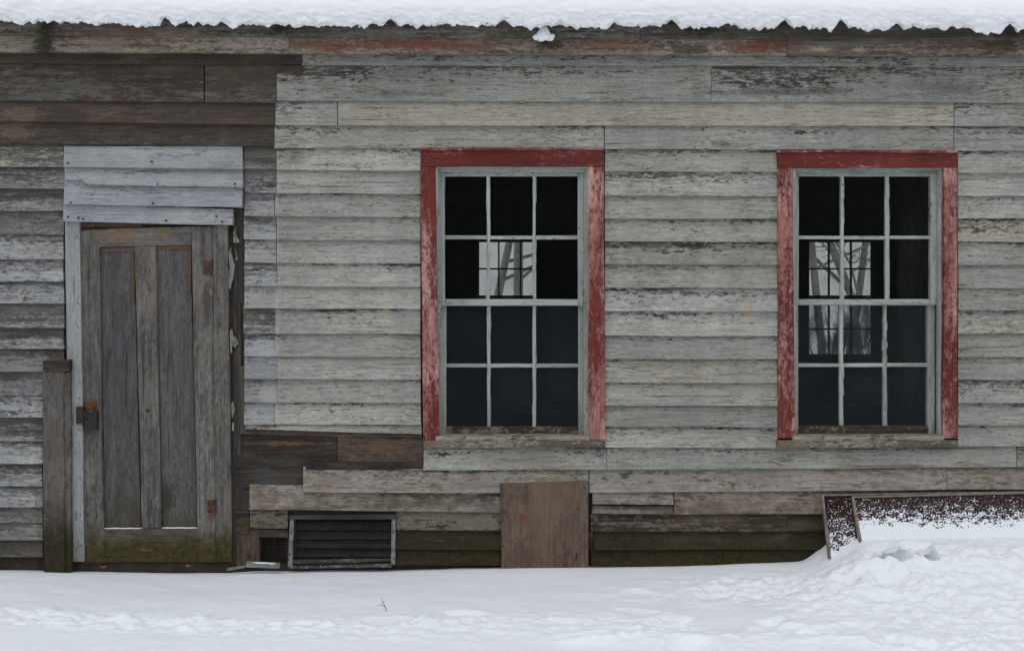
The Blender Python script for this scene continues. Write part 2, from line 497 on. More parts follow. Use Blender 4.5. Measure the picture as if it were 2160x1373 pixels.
M['wire'] = plain('dark_wire', (.05, .05, .048), .6, .3, 20)
M['louvre'] = plain('dark_louvre', (.038, .036, .032), .9, .4, 15)
def red_panel():
    t = NT('dark_red_shingle'); P = t.obj(); z = t.sep(P)[2]
    n1 = t.noise(P, 70, 4, .65); n2 = t.noise(P, 190, 3, .6)
    c = t.mix(t.ss(n1, .3, .7), (.014, .0055, .005), (.038, .012, .0105))
    f = t.mul(t.ss(t.add(n2, t.mul(t.sub(n1, .5), .8)), .42, .72), t.ss(z, Z(1040), Z(1085)))
    c = t.mix(t.mul(f, .18), c, (.6, .62, .66))          # fine frost in the pits of the surface
    t.bsdf(c, .9, .25, t.bump(t.add(n1, n2), .9, .004))
    return t.m


M['redpanel'] = red_panel()
M['edge'] = plain('panel_edge', (.20, .17, .14), .8, .4, 25)
M['peel'] = weathered('peeling_paint', (.26, .265, .24), (.10, .09, .075), cover=.6, bvar=.2)
M['bark'] = plain('grey_bark', (.2, .19, .18), .95, .35, 12, bump=.6)
M['twigm'] = plain('twig_bark', (.19, .18, .165), .9, .3, 30)
M['twigd'] = plain('dry_stem', (.17, .15, .13), .9, .3, 60)
M['leaf'] = plain('dead_leaf', (.16, .09, .045), .85, .5, 50)
M['slab'] = plain('old_sheathing', (.045, .037, .03), .95, .4, 8)
M['shingle'] = plain('house_end', (.2, .2, .19), .9, .3, 6)


def snow_mat(name, col=(.81, .85, .89), b=.35):
    t = NT(name)
    P = t.obj()
    n1 = t.noise(P, 26, 5, .62); n2 = t.noise(P, 130, 3, .6)
    t.bsdf(col, .65, .15, t.bump(t.add(t.mul(n1, 1.0), t.mul(n2, .35)), b, .008))
    return t.m


M['snow'] = snow_mat('snow')
M['roofsnow'] = snow_mat('roof_snow', (.86, .87, .895), .3)


def glass_mat(name, dust, refl=.022, dcol=(.30, .34, .38), zl=None):
    t = NT(name)
    P = t.obj(); z = t.sep(P)[2]
    tr = t.n.new('ShaderNodeBsdfTransparent'); tr.inputs[0].default_value = (.96, .975, .97, 1)
    gl = t.n.new('ShaderNodeBsdfGlossy'); gl.inputs['Roughness'].default_value = .03
    wav = t.noise(P, 5, 2); t.l.new(t.bump(wav, .15, .01), gl.inputs['Normal'])
    df = t.n.new('ShaderNodeBsdfDiffuse'); df.inputs[0].default_value = (*dcol, 1)
    n1 = t.noise(t.vmul(P, (5, 5, 3)), 1, 6, .65); n2 = t.noise(P, 70, 4, .6)
    f = t.mul(t.add(t.mul(t.ss(n1, .3, .75), .8), t.add(.35, t.mul(n2, .4))), dust)
    if zl: f = t.mul(f, t.add(.35, t.mul(t.ss(z, zl[1], zl[0]), 1.0)))
    m1 = t.n.new('ShaderNodeMixShader'); t.l.new(f, m1.inputs[0]); t.l.new(tr.outputs[0], m1.inputs[1]); t.l.new(df.outputs[0], m1.inputs[2])
    fr = t.n.new('ShaderNodeLayerWeight'); fr.inputs[0].default_value = .12
    k = t.add(refl, t.mul(fr.outputs['Facing'], .08))
    m2 = t.n.new('ShaderNodeMixShader'); t.l.new(k, m2.inputs[0]); t.l.new(m1.outputs[0], m2.inputs[1]); t.l.new(gl.outputs[0], m2.inputs[2])
    t.l.new(m2.outputs[0], t.out.inputs[0])
    return t.m


M['glass_up'] = glass_mat('old_window_glass', .002, .003)
M['glass_lo'] = glass_mat('dusty_window_glass', .0125, .004, dcol=(.26, .34, .40), zl=(Z(900), Z(640)))
M['glass_far'] = glass_mat('far_window_glass', .17, .01, dcol=(.5, .5, .5))
M['glass_far_lo'] = glass_mat('grimy_far_glass', .68, .01, dcol=(.3, .3, .3))

# ------------------------------------------------------------------ HOUSE
HX0, HX1 = X(-400), X(2800)      # wall ends
DEPTH = 6.8
house = empty('weathered_house')
tag(house, 'long weathered grey clapboard house with two red-trimmed windows and an old plank-patched door', 'house')

FLOOR = .20
CEIL = 2.66
win = [dict(o=(918, 352, 1243, 924)), dict(o=(1673, 353, 1992, 924))]
openings = [(918, 352, 1243, 924), (1673, 353, 1992, 924), (618, 1098, 826, 1188), (548, 1133, 604, 1192)]


def slab(name, y0, y1, x0, x1, z0, z1, holes, mat, parent):
    xs = sorted({x0, x1, *[h[0] for h in holes], *[h[2] for h in holes]})
    zs = sorted({z0, z1, *[h[1] for h in holes], *[h[3] for h in holes]})
    V, F, vid = [], [], {}

    def vv(i, j, y):
        key = (i, j, y)
        if key not in vid:
            vid[key] = len(V); V.append((xs[i], y, zs[j]))
        return vid[key]

    def solid(i, j):
        if i < 0 or j < 0 or i >= len(xs) - 1 or j >= len(zs) - 1: return False
        cx, cz = (xs[i] + xs[i + 1]) / 2, (zs[j] + zs[j + 1]) / 2
        return not any(h[0] < cx < h[2] and h[1] < cz < h[3] for h in holes)
    for i in range(len(xs) - 1):
        for j in range(len(zs) - 1):
            if not solid(i, j): continue
            F.append((vv(i, j, y0), vv(i + 1, j, y0), vv(i + 1, j + 1, y0), vv(i, j + 1, y0)))
            F.append((vv(i, j + 1, y1), vv(i + 1, j + 1, y1), vv(i + 1, j, y1), vv(i, j, y1)))
            if not solid(i - 1, j): F.append((vv(i, j, y0), vv(i, j + 1, y0), vv(i, j + 1, y1), vv(i, j, y1)))
            if not solid(i + 1, j): F.append((vv(i + 1, j + 1, y0), vv(i + 1, j, y0), vv(i + 1, j, y1), vv(i + 1, j + 1, y1)))
            if not solid(i, j - 1): F.append((vv(i + 1, j, y0), vv(i, j, y0), vv(i, j, y1), vv(i + 1, j, y1)))
            if not solid(i, j + 1): F.append((vv(i, j + 1, y0), vv(i + 1, j + 1, y0), vv(i + 1, j + 1, y1), vv(i, j + 1, y1)))
    mb = MB(); mb.v = V; mb.t = [.5] * len(V)
    for f in F: mb.face(f, .5, 0)
    return mb.build(name, mat, parent, recalc=False)


holes = [(X(a), Z(d), X(c), Z(b)) for a, b, c, d in openings]
slab('wall', .022, .12, HX0, HX1, -.35, 2.70, holes, M['slab'], house)

# far wall with its two windows
def FX(px): return X(px, DEPTH)
def FZ(py): return Z(py, DEPTH)
far_open = [(FX(1006), FZ(752), FX(1144), FZ(506)), (FX(1704), FZ(752), FX(1844), FZ(506))]
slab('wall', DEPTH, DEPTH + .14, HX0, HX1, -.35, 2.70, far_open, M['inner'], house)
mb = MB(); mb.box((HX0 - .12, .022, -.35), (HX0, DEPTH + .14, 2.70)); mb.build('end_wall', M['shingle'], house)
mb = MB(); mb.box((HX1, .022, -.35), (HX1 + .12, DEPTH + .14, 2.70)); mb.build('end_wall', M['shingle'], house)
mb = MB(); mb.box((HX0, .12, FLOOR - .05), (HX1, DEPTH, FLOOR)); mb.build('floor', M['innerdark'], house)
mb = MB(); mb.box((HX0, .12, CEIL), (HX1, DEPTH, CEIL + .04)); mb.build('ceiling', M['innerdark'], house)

# ---- siding -------------------------------------------------------
BUTT = .025
def clap(mb, x0, x1, tl, tr, bl, br, cv=.5, tv=.5, bv=None, yoff=0., endj=.0015, over=9, wob=.0011, butt=BUTT):
    """one clapboard: tapered, its top tucked under the board above"""
    mb.plank((x0, bl), (x1, br), (x1, tr - over), (x0, tl - over), -butt + yoff + .004, .010, yt=.006 + yoff, cv=cv, tv=tv, bv=bv, endj=endj, wob=wob, ch=.0022)


def nails(mb, xs, ys, y=-.0155, r=.0032, p=.75):
    for x in xs:
        for yy in ys:
            if random.random() < p:
                q = W(x + random.uniform(-3, 3), yy - random.uniform(8, 13), y)
                mb.disc((q.x, y, q.z), r * random.uniform(.7, 1.15))


JX = [random.uniform(-5, 4) for _ in range(40)]
def rows(mb, x0, x1, top, bots, cvs=None, tvs=None, tilt=0, **k):
    t = top
    for i, b in enumerate(bots):
        xa = 583.6 + JX[i] if x0 == 583 else x0; xb = 583 + JX[i] if x1 == 582.5 else x1
        clap(mb, xa, xb, t, t + tilt, b, b + tilt, cv=(cvs[i] if cvs else random.uniform(.42, .66)),
             tv=(tvs[i] if tvs else min(.8, max(.15, random.gauss(.47, .14)))), **k)
        t = b


sid = MB()
# boards above the windows
clap(sid, 583, 1500, 137, 138, 213, 215, cv=.40, tv=.5, bv=.15); clap(sid, 1501.5, 2800, 138, 140, 215, 219, cv=.32, tv=.5, bv=.1)
clap(sid, 580.6, 711, 213, 213.5, 264, 265, cv=.46, tv=.42, bv=.35); clap(sid, 712.5, 2011, 213.5, 217, 265, 266, cv=.72, tv=.74, bv=.66)
clap(sid, 2012.5, 2800, 217, 218, 266, 267, cv=.42, tv=.5, bv=.2)
clap(sid, 578.6, 1274, 264, 265, 313, 314, cv=.55, tv=.56, bv=.5); clap(sid, 1275, 2011, 265, 266, 314.5, 318, cv=.56, tv=.5, bv=.45)
clap(sid, 2012.5, 2800, 266, 267, 318, 320, cv=.38, tv=.5, bv=.2)
BL = [359, 408, 457, 506, 555, 604, 651, 704, 752, 800, 849, 895]
rows(sid, 583, 887, 313, BL, tilt=1.0, cvs=[.48, .55, .50, .55, .66, .62, .64, .48, .60, .72, .50, .5], tvs=[.6, .42, .4, .38, .33, .45, .35, .45, .45, .35, .5, .5])
clap(sid, 583, 889, 895, 896, 907, 916, cv=.55, bv=.6, endj=0)
nails(sid, [596, 878], BL); nails(sid, [690], BL, p=.4)
BM = [362, 413, 461, 509, 557.6, 607, 656, 708, 757, 807, 855, 900, 944]
rows(sid, 1276, 1640, 314, BM, tilt=1.2)
nails(sid, [1284, 1632], BM)
BR = [365, 414, 461, 510, 559, 608, 655, 704, 753, 801, 850, 897, 941]
rows(sid, 2021, 2800, 318, BR, tilt=1.5)
nails(sid, [2030], BR)
# below the windows
clap(sid, 893, 1279, 944, 944, 992, 991, cv=.42, tv=.48, bv=.55); clap(sid, 1280, 2144, 944, 941, 991, 985, cv=.5, tv=.5, bv=.4); clap(sid, 2146, 2800, 941, 940, 985, 984, cv=.4, tv=.5)
slo = MB()
clap(slo, 640, 1242, 992, 991, 1039, 1040, cv=.42, tv=.42, bv=.5, yoff=-.004); clap(slo, 1243, 1996, 991, 986, 1040, 1033, cv=.48, tv=.55, bv=.45); clap(slo, 1998, 2800, 986, 984, 1033, 1030, cv=.4, tv=.5)
clap(slo, 527, 1060, 1030, 1039, 1075, 1081, cv=.34, tv=.6, bv=.45)
clap(slo, 1250, 1420, 1040, 1041, 1063, 1065, cv=.42, tv=.6, bv=.4, endj=.002, yoff=-.003)
clap(slo, 1250, 1420, 1068, 1069, 1083, 1085, cv=.45, tv=.6, bv=.6, over=2)
clap(slo, 1422, 2800, 1040, 1036, 1085, 1083, cv=.30, tv=.68, bv=.3)
nails(slo, [660, 905, 1100, 1270, 1440, 1640, 1860, 2130], [1037], p=.7)
tag(slo.build('siding', [M['siding_low'], M['nail']], house), 'brown-stained lower clapboards')
nails(sid, [905, 1100, 1270, 1440, 1640, 1860, 2130], [991], p=.6)
sid.build('siding', [M['siding'], M['nail']], house)

base = MB()
clap(base, 527, 607, 1075, 1076, 1114, 1115, cv=.75, tv=.5, bv=.8)
clap(base, 836, 1060, 1081, 1082, 1118, 1119, cv=.8, tv=.5, bv=.7)
clap(base, 836, 1057, 1118, 1119, 1159, 1160, cv=.5, bv=.3)
clap(base, 836, 1057, 1159, 1160, 1192, 1192, cv=.45, bv=.4)
clap(base, 1246, 1660, 1084, 1084, 1121, 1121, cv=.6, bv=.6); clap(base, 1661, 2800, 1084, 1083, 1121, 1120, cv=.4, bv=.3)
clap(base, 1253, 2800, 1121, 1120, 1160, 1158, cv=.35, bv=.25, endj=.003)
clap(base, 1246, 2800, 1160, 1158, 1196, 1194, cv=.3, bv=.2)
base.rect(1241, 1121, 1251, 1160, -.002, .01, cv=.9)
tag(base.build('base_board', [M['base'], M['nail']], house), 'mossy dark boards along the foot of the wall')

old = MB()
BLs = [357, 407, 456, 505, 554, 603, 651, 703, 751, 799, 848, 895]
rows(old, 515, 582.5, 309, BLs, tilt=1, cvs=[.15, .35, .55, .6, .55, .6, .65, .55, .55, .8, .65, .6], endj=.003)
clap(old, 517, 582.5, 895, 896, 905, 907, cv=.5)
nails(old, [522], BLs)
tag(old.build('siding', [M['old'], M['nail']], house), 'narrow strip of greyed clapboard ends between door and painted wall')
old = MB()
LD = [351.6, 396.8, 444, 494, 546, 593, 639, 690.5, 735.7, 783.7]
rows(old, -400, 134, 303, LD, cvs=[.38, .45, .3, .42, .62, .6, .55, .3, .35, .55], endj=.003, tilt=1)
LD2 = [832, 879, 929, 977, 1024, 1069, 1101, 1139, 1174]
rows(old, -400, 90, 784, LD2, cvs=[.6, .62, .45, .55, .6, .5, .3, .3, .3], tvs=[.4, .3, .5, .5, .4, .4, .55, .55, .55], endj=.003, tilt=1)
nails(old, [128], LD); nails(old, [84], LD2); nails(old, [56], [639, 690])
tag(old.build('siding', [M['old'], M['nail']], house), 'greyed clapboards beside the door with most paint gone')
ot = MB()
clap(ot, -400, 430, 130, 133, 208, 216, cv=.62, bv=.3); clap(ot, 432, 583.5, 133, 135, 216, 217.5, cv=.55, bv=.6)
clap(ot, -400, 580, 208, 217, 250, 264, cv=.36, bv=.75, endj=.003)
clap(ot, -400, 578, 250, 264, 300, 309, cv=.45, bv=.45, endj=.003)
tag(ot.build('siding', [M['old_top'], M['nail']], house), 'dark brown unpainted boards above the door')

# frieze strip under the eave
fz = MB()
fz.plank((638, 138), (2800, 141), (2800, 106), (638, 104), -.014, .03, cv=.3, bv=.3)
fz.build('frieze_board', M['siding'], house)
fz = MB()
fz.plank((-400, 131), (637, 137), (637, 106), (-400, 100), -.016, .03, cv=.2, bv=.4)
fz.plank((585, 155), (637, 155), (637, 138.5), (585, 138.5), -.0155, .012, cv=.2, bv=.2)
tag(fz.build('frieze_board', M['old_top'], house), 'dark stained frieze strip above the door side')

# bare sheathing where clapboards are missing
sh = MB()
sh.plank((498, 1030), (711, 1030), (711, 916), (498, 914), .008, .012, bv=.2, cv=.3, wob=.0006)
sh.plank((712.5, 985), (892, 985), (892, 922), (712.5, 918), .008, .012, bv=.75, cv=.75, wob=.0006)
sh.plank((516, 917), (890, 925), (890, 914), (516, 905), -.004, .012, bv=.55, cv=.5)
sh.plank((645, 991), (892, 991), (892, 976), (645, 975), -.001, .014, bv=.1, cv=.15)
sh.plank((498, 1076), (530, 1076), (530, 1032), (498, 1032), .008, .012, bv=.35, cv=.4)
sh.plank((496, 1124), (526, 1128), (526, 1078), (496, 1078), .002, .012, bv=.5, cv=.4, ax=0)
sh.plank((498, 1194), (528, 1194), (526, 1128), (500, 1126), .004, .014, bv=.9, cv=.7)
sh.plank((527, 1194), (547, 1194), (547, 1116), (527, 1116), .000, .014, bv=.66, cv=.7)
sh.plank((547, 1133), (607, 1133), (607, 1116), (547, 1116), .004, .014, bv=.8, cv=.6)
sh.plank((540, 1200), (612, 1200), (612, 1120), (540, 1120), .10, .014, bv=.33, cv=.2)
tag(sh.build('sheathing', M['sheath'], house), 'dark bare sheathing where clapboards have fallen away')

ply = MB()
ply.plank((1057, 1204), (1241, 1204), (1240, 1014), (1055, 1020), -.036, .012, bv=.3, ax=1, wob=.0008)
for (a, b) in ((1063, 1031), (1234, 1028), (1234, 1108), (1062, 1150), (1232, 1165)):
    q = W(a, b, -.0365); ply.disc((q.x, -.0365, q.z), .004)
tag(ply.build('patch_board', [M['ply'], M['nail']], house), 'brown plywood sheet nailed over the foot of the wall')

# ---- door ---------------------------------------------------------
hd = MB()
hd.plank((134, 352), (512, 357), (511, 309), (135, 307), -.040, .04, yt=-.008, bv=.3, cv=.55, tv=.55)
hd.plank((184, 389), (512, 396), (512, 354), (136, 349), -.044, .03, yt=-.008, bv=.6, cv=.55)
hd.plank((136, 381), (183, 381), (183, 350), (136, 350), -.030, .03, yt=-.008, bv=.6, cv=.5)
hd.plank((134, 431), (510, 438), (512, 380), (136, 374), -.044, .03, yt=-.008, bv=.7, cv=.66, tv=.35)
hd.plank((133, 467), (490, 475), (491, 441), (134, 431), -.040, .03, yt=-.022, bv=.85, cv=.62, tv=.35)
for (a, b) in ((146, 345), (322, 342), (335, 390), (497, 389), (153, 428), (325, 430), (146, 458), (168, 460), (352, 466), (470, 468), (458, 457), (178, 462)):
    q = W(a, b, -.0225); yy = -.043 if b < 440 else -.040
    hd.disc((q.x, yy + (.004 if b < 425 else 0), q.z), .0046, .007)
tag(hd.build('door_header', [M['header'], M['nail']], house), 'pale lilac-white boards nailed above the door')

jb = MB()
jb.plank((149, 1184), (178, 1184), (168, 468), (136, 466), -.014, .03, bv=.4, ax=1)
for b in (500, 640, 690, 840, 905, 1010, 1085, 1150):
    k = (b - 467) / 717
    q = W(162 + k * 9, b, -.0145); jb.disc((q.x, -.0145, q.z), .0035)
jb.build('door_jamb', [M['jamb'], M['nail']], house)
jr = MB()
jr.plank((489, 1188), (516, 1188), (514, 438), (491, 440), .012, .01, bv=.3, ax=1)
jr.plank((500, 962), (508, 962), (508, 640), (500, 640), .000, .012, bv=.8, ax=1)
jr.plank((493, 945), (500, 945), (500, 470), (493, 476), .004, .010, bv=.6, ax=1)
jr.plank((507, 915), (517, 915), (516, 770), (507, 772), -.004, .012, bv=.95, ax=1, cv=.9)
tag(jr.build('door_jamb', M['dark'], house), 'rotten dark jamb beside the door with hanging paint')
def peel(pts, y):
    pl_ = MB(); n = len(pts)
    b = len(pl_.v)
    for dy in (0, .003):
        for (a, c) in pts:
            q = W(a, c, y + dy + .008 * math.sin(c * .13)); pl_.vert(q)
    pl_.face(tuple(b + k for k in range(n)), .5, 1); pl_.face(tuple(b + n + k for k in range(n - 1, -1, -1)), .5, 1)
    for k in range(n): pl_.face((b + k, b + (k + 1) % n, b + n + (k + 1) % n, b + n + k), .5, 1)
    pl_.build('peeling_paint', M['peel'], house)
peel([(483, 608), (481, 590), (484, 560), (482, 535), (487, 520), (491, 545), (495, 560), (493, 585), (489, 598), (486, 610)], -.012)
peel([(493, 512), (492, 490), (497, 478), (499, 495), (505, 510), (501, 513)], -.010)
peel([(486, 745), (485, 700), (489, 690), (492, 708), (500, 713), (503, 725), (496, 733), (489, 728), (490, 745)], -.010)
peel([(497, 550), (496, 528), (499, 527), (502, 548)], -.008)
peel([(489, 880), (488, 850), (492, 846), (495, 862), (492, 882)], -.004)
peel([(489, 906), (490, 890), (494, 892), (493, 910)], -.004)

door = MB()
DY = -.004
door.plank((178, 1186), (219, 1186), (209, 484), (168, 487), DY, .026, bv=.35, ax=1)              # left stile
door.plank((209, 522), (404, 517), (404, 478), (209, 484), DY, .026, bv=.7, ax=0)                 # top rail
door.plank((299, 1114), (341, 1114), (328, 519), (284, 520), DY, .026, bv=.55, ax=1)              # muntin
door.plank((219, 1186), (417, 1185), (416, 1115), (218, 1116), DY, .026, bv=.2, ax=0)             # bottom rail
door.plank((417, 1185), (456, 1185), (447, 478), (404, 478), DY - .002, .026, bv=.8, ax=1)        # right stile
do = door.build('door', M['door'], house)
tag(do, 'weathered grey panelled door with rusty ironwork')
p1 = MB(); p1.plank((221, 1118), (297.5, 1118), (282, 515), (211.5, 516), .012, .008, bv=.3, ax=1, wob=.0004)
p1.build('panel', M['panel'], do)
p1 = MB(); p1.plank((343, 1118), (415, 1118), (402.5, 512), (330.5, 514), .012, .008, bv=.62, ax=1, wob=.0004)
p1.build('panel', M['panel'], do)
mo = MB()     # raw timber mouldings round the panels
mo.plank((209, 532), (284, 530), (284, 520.5), (209, 522.5), .006, .008, bv=.4)
mo.plank((328, 528), (404, 526), (404, 517.5), (328, 519.5), .006, .008, bv=.6)
mo.plank((284, 640), (276.5, 640), (275.5, 530), (283.5, 530), .006, .008, bv=.5, ax=1, cv=.3)
mo.plank((404, 620), (396, 620), (395, 527), (403, 527), .006, .008, bv=.3, ax=1)
mo.plank((331, 850), (336, 850), (334, 528), (328.6, 528), .006, .008, bv=.7, ax=1, cv=.4)
mo.plank((170, 486), (300, 480), (300, 472), (168, 471), .010, .010, bv=.8, cv=.6)
tag(mo.build('moulding', M['orange'], do), 'raw orange timber mouldings')
pk = MB(); pk.plank((456.6, 1184), (489, 1184), (480, 474), (447.6, 477), -.010, .03, bv=.5, ax=1)
for b in (500, 632, 700, 830, 905, 1005): 
    q = W(452 + (b - 478) * .012 + 6, b, -.0105); pk.disc((q.x, -.0105, q.z), .0036)
pk.build('edge_plank', [M['door'], M['nail']], do)
hg = MB(); hg.rect(428, 550, 447, 580, -.0085, .006, wob=.0002); hg.tube([W(446, 548, -.012), W(446, 582, -.012)], [.004, .004], 8)
hg.build('hinge', M['rust'], do)
hg = MB(); hg.rect(437, 1054, 456, 1081, -.0085, .006, wob=.0002); hg.tube([W(455, 1052, -.012), W(455, 1083, -.012)], [.004, .004], 8)
hg.build('hinge', M['rust'], do)
lk = MB()
lk.rect(176, 868, 205, 907, -.024, .024, wob=.0003, ch=.003)
lk.rect(160, 858, 176, 894, -.030, .018, wob=.0002)
lk.rect(164, 862, 180, 890, -.022, .012, wob=.0002)
lk.rect(178, 847, 204, 868, -.0085, .006, wob=.0002, mi=1)
lk.disc(tuple(W(196, 856, -.012)), .007, .005, 8, 1); lk.disc(tuple(W(182, 884, -.026)), .005, .003, 8, 0); lk.disc(tuple(W(197, 896, -.026)), .005, .003, 8, 1)
lk.tube([W(178, 869, -.028), W(190, 868, -.034), W(203, 869, -.028)], [.0025] * 3, 6, 2)
lk.build('lock', [M['iron'], M['rust2'], M['screenframe']], do)
kn = MB(); q = W(311, 866, -.006); kn.disc((q.x, -.006, q.z), .008, .003, 10, 0); kn.build('keyhole', M['iron'], do)

ps = MB()
ps.plank((92, 1206), (136, 1206), (134, 765), (90, 763), -.052, .04, bv=.4, ax=1)
ps.plank((136.5, 1206), (150, 1206), (147, 786), (134.8, 786), -.042, .03, bv=.8, ax=1)
ps.build('post', M['post'], house)
ps = MB(); ps.plank((91, 785), (146, 784), (146, 760), (91, 762), -.058, .05, bv=.3); ps.build('post_cap', M['dark'], house)

# ---- windows ------------------------------------------------------
def window(cas, jam, up, lo, vm_u, vm_l, hm_u, hm_l, meet, rail, sill, label):
    """cas: casing quads; jam: opening; up / lo: sash glass (x0,y0,x1,y1)"""
    root = empty('window', W(jam[0], 930, 0), house)
    tag(root, label)
    c = MB()
    for q, ax, bv, cv in cas: c.plank(*q, -.028, .03, ax=ax, bv=bv, cv=cv, wob=.0012)
    x0, y0 = cas[0][0][3]; x1 = cas[0][0][2][0]
    c.plank((x0 - 1, y0 + 1), (x1 + 1, cas[0][0][2][1] + 1), (x1 + 1, cas[0][0][2][1] - 4), (x0 - 1, y0 - 4), -.04, .045, bv=.5, cv=.1, ch=.003)
    c.build('casing', M['red'], root)
    j = MB()      # lining of the opening, front to back
    a, b, cc, d = jam
    xa, xb, za, zb = X(a), X(cc), Z(d), Z(b)
    for (p0, p1, ax) in (((xa - .02, -.012, za), (xa + .012, .135, zb), 1), ((xb - .012, -.012, za), (xb + .02, .135, zb), 1),
                         ((xa + .012, -.012, zb - .012), (xb - .012, .135, zb + .02), 0)):
        j.box(p0, p1, ax=ax, cv=.5)
    # parting stops
    j.box((xa + .012, .015, za), (xa + .026, .040, zb - .012), ax=1); j.box((xb - .026, .015, za), (xb - .012, .040, zb - .012), ax=1)
    j.box((xa + .026, .015, zb - .026), (xb - .026, .040, zb - .012), ax=0)
    j.build('jamb', M['sash'], root)
    ylow, yup = .078, .044

    def sash(name, g, top, bot, vms, hm, y, mat_bot=None):
        s = MB()
        gx0, gy0, gx1, gy1 = g
        sw = 15
        s.plank((gx0 - sw, bot), (gx0, bot), (gx0, top), (gx0 - sw, top), y, .034, ax=1, wob=.0005)
        s.plank((gx1, bot), (gx1 + sw, bot), (gx1 + sw, top), (gx1, top), y, .034, ax=1, wob=.0005)
        s.plank((gx0, gy0), (gx1, gy0), (gx1, top), (gx0, top), y - .0008, .034, ax=0, wob=.0006)
        s.plank((gx0, bot), (gx1, bot), (gx1, gy1), (gx0, gy1), y - .0008, .034, ax=0, wob=.0006, mi=1 if mat_bot else 0)
        for (m0, m1) in vms:
            s.plank((m0, gy1), (m1, gy1), (m1, gy0), (m0, gy0), y + .003, .024, ax=1, wob=.0011, seg=.03)
        for i in range(len(vms) + 1):
            h0 = gx0 if i == 0 else vms[i - 1][1]; h1 = gx1 if i == len(vms) else vms[i][0]
            s.plank((h0, hm[1]), (h1, hm[1]), (h1, hm[0]), (h0, hm[0]), y + .0035, .024, ax=0, wob=.001, seg=.03)
        # ragged putty along the bars
        for (m0, m1) in vms:
            for e in (m0, m1):
                for k in range(5):
                    py = random.uniform(gy0, gy1); ln = random.uniform(10, 40)
                    q0 = min(py + ln, gy1); w = random.uniform(.6, 1.5)
                    s.plank((e - w, q0), (e + w, q0), (e + w * .6, py), (e - w * .6, py), y + .006, .015, ax=1, wob=.001, seg=.015)
        mats = [M['sash']] + ([mat_bot] if mat_bot else [])
        return s.build(name, mats, root)
    sash('upper_sash', up, up[1] - 12, meet[1], vm_u, hm_u, yup)
    sash('lower_sash', lo, meet[0] + 1, rail[1], vm_l, hm_l, ylow, M['rail'])
    for (g, y, m) in ((up, yup + .018, M['glass_up']), (lo, ylow + .018, M['glass_lo'])):
        p = MB(); a0 = W(g[0] - 2, g[3] + 2, y); a1 = W(g[2] + 2, g[1] - 2, y)
        p.box((a0.x, y, a0.z), (a1.x, y + .003, a1.z))
        # a clear sheet: only its outer face carries the film
        o = p.build('pane', m, root)
    s = MB()
    a, b, cc, d = sill
    s.plank((a, d), (cc, d), (cc, b + 8), (a, b + 8), -.042, .035, bv=.5, cv=.5, wob=.001)
    xa, xb = X(jam[0]) + .012, X(jam[2]) - .012
    s.plank((jam[0], b + 8.5), (jam[2], b + 8.5), (jam[2], b - 1), (jam[0], b - 1), -.036, .17, bv=.4, cv=.75, wob=.0006)
    s.build('sill', M['sill'], root)


window(cas=[(((887, 352), (1274, 352), (1274, 316), (887, 316)), 0, .3, .72),
            (((892, 928), (926, 928), (919, 352.6), (887.5, 352.6)), 1, .6, .44),
            (((1240, 928), (1277, 928), (1273.5, 352.6), (1242, 352.6)), 1, .45, .22)],
       jam=(919, 352, 1243, 922), up=(938, 372, 1219, 631), lo=(941, 645, 1220, 900),
       vm_u=[(1026.5, 1033.5), (1123.5, 1130.5)], vm_l=[(1027.5, 1034.5), (1123.5, 1130.5)], hm_u=(497, 505), hm_l=(767, 775), meet=(631, 645), rail=(900, 919),
       sill=(893, 921, 1277, 944), label='red-trimmed twelve-pane sash window nearest the door')
window(cas=[(((1640, 354), (2020, 354), (2020, 321), (1640, 321)), 0, .35, .68),
            (((1643, 924), (1678, 924), (1671, 354.6), (1640.5, 354.6)), 1, .75, .16),
            (((1990, 924), (2020, 924), (2019.5, 354.6), (1991, 354.6)), 1, .55, .12)],
       jam=(1672, 353, 1992, 922), up=(1685, 372, 1963, 631), lo=(1684, 644, 1957, 898),
       vm_u=[(1773, 1780), (1868, 1876)], vm_l=[(1771, 1779), (1863, 1871)], hm_u=(498, 505), hm_l=(766, 774), meet=(631, 643), rail=(898, 917),
       sill=(1640, 921, 2020, 944), label='red-trimmed twelve-pane sash window beside the snow bank')


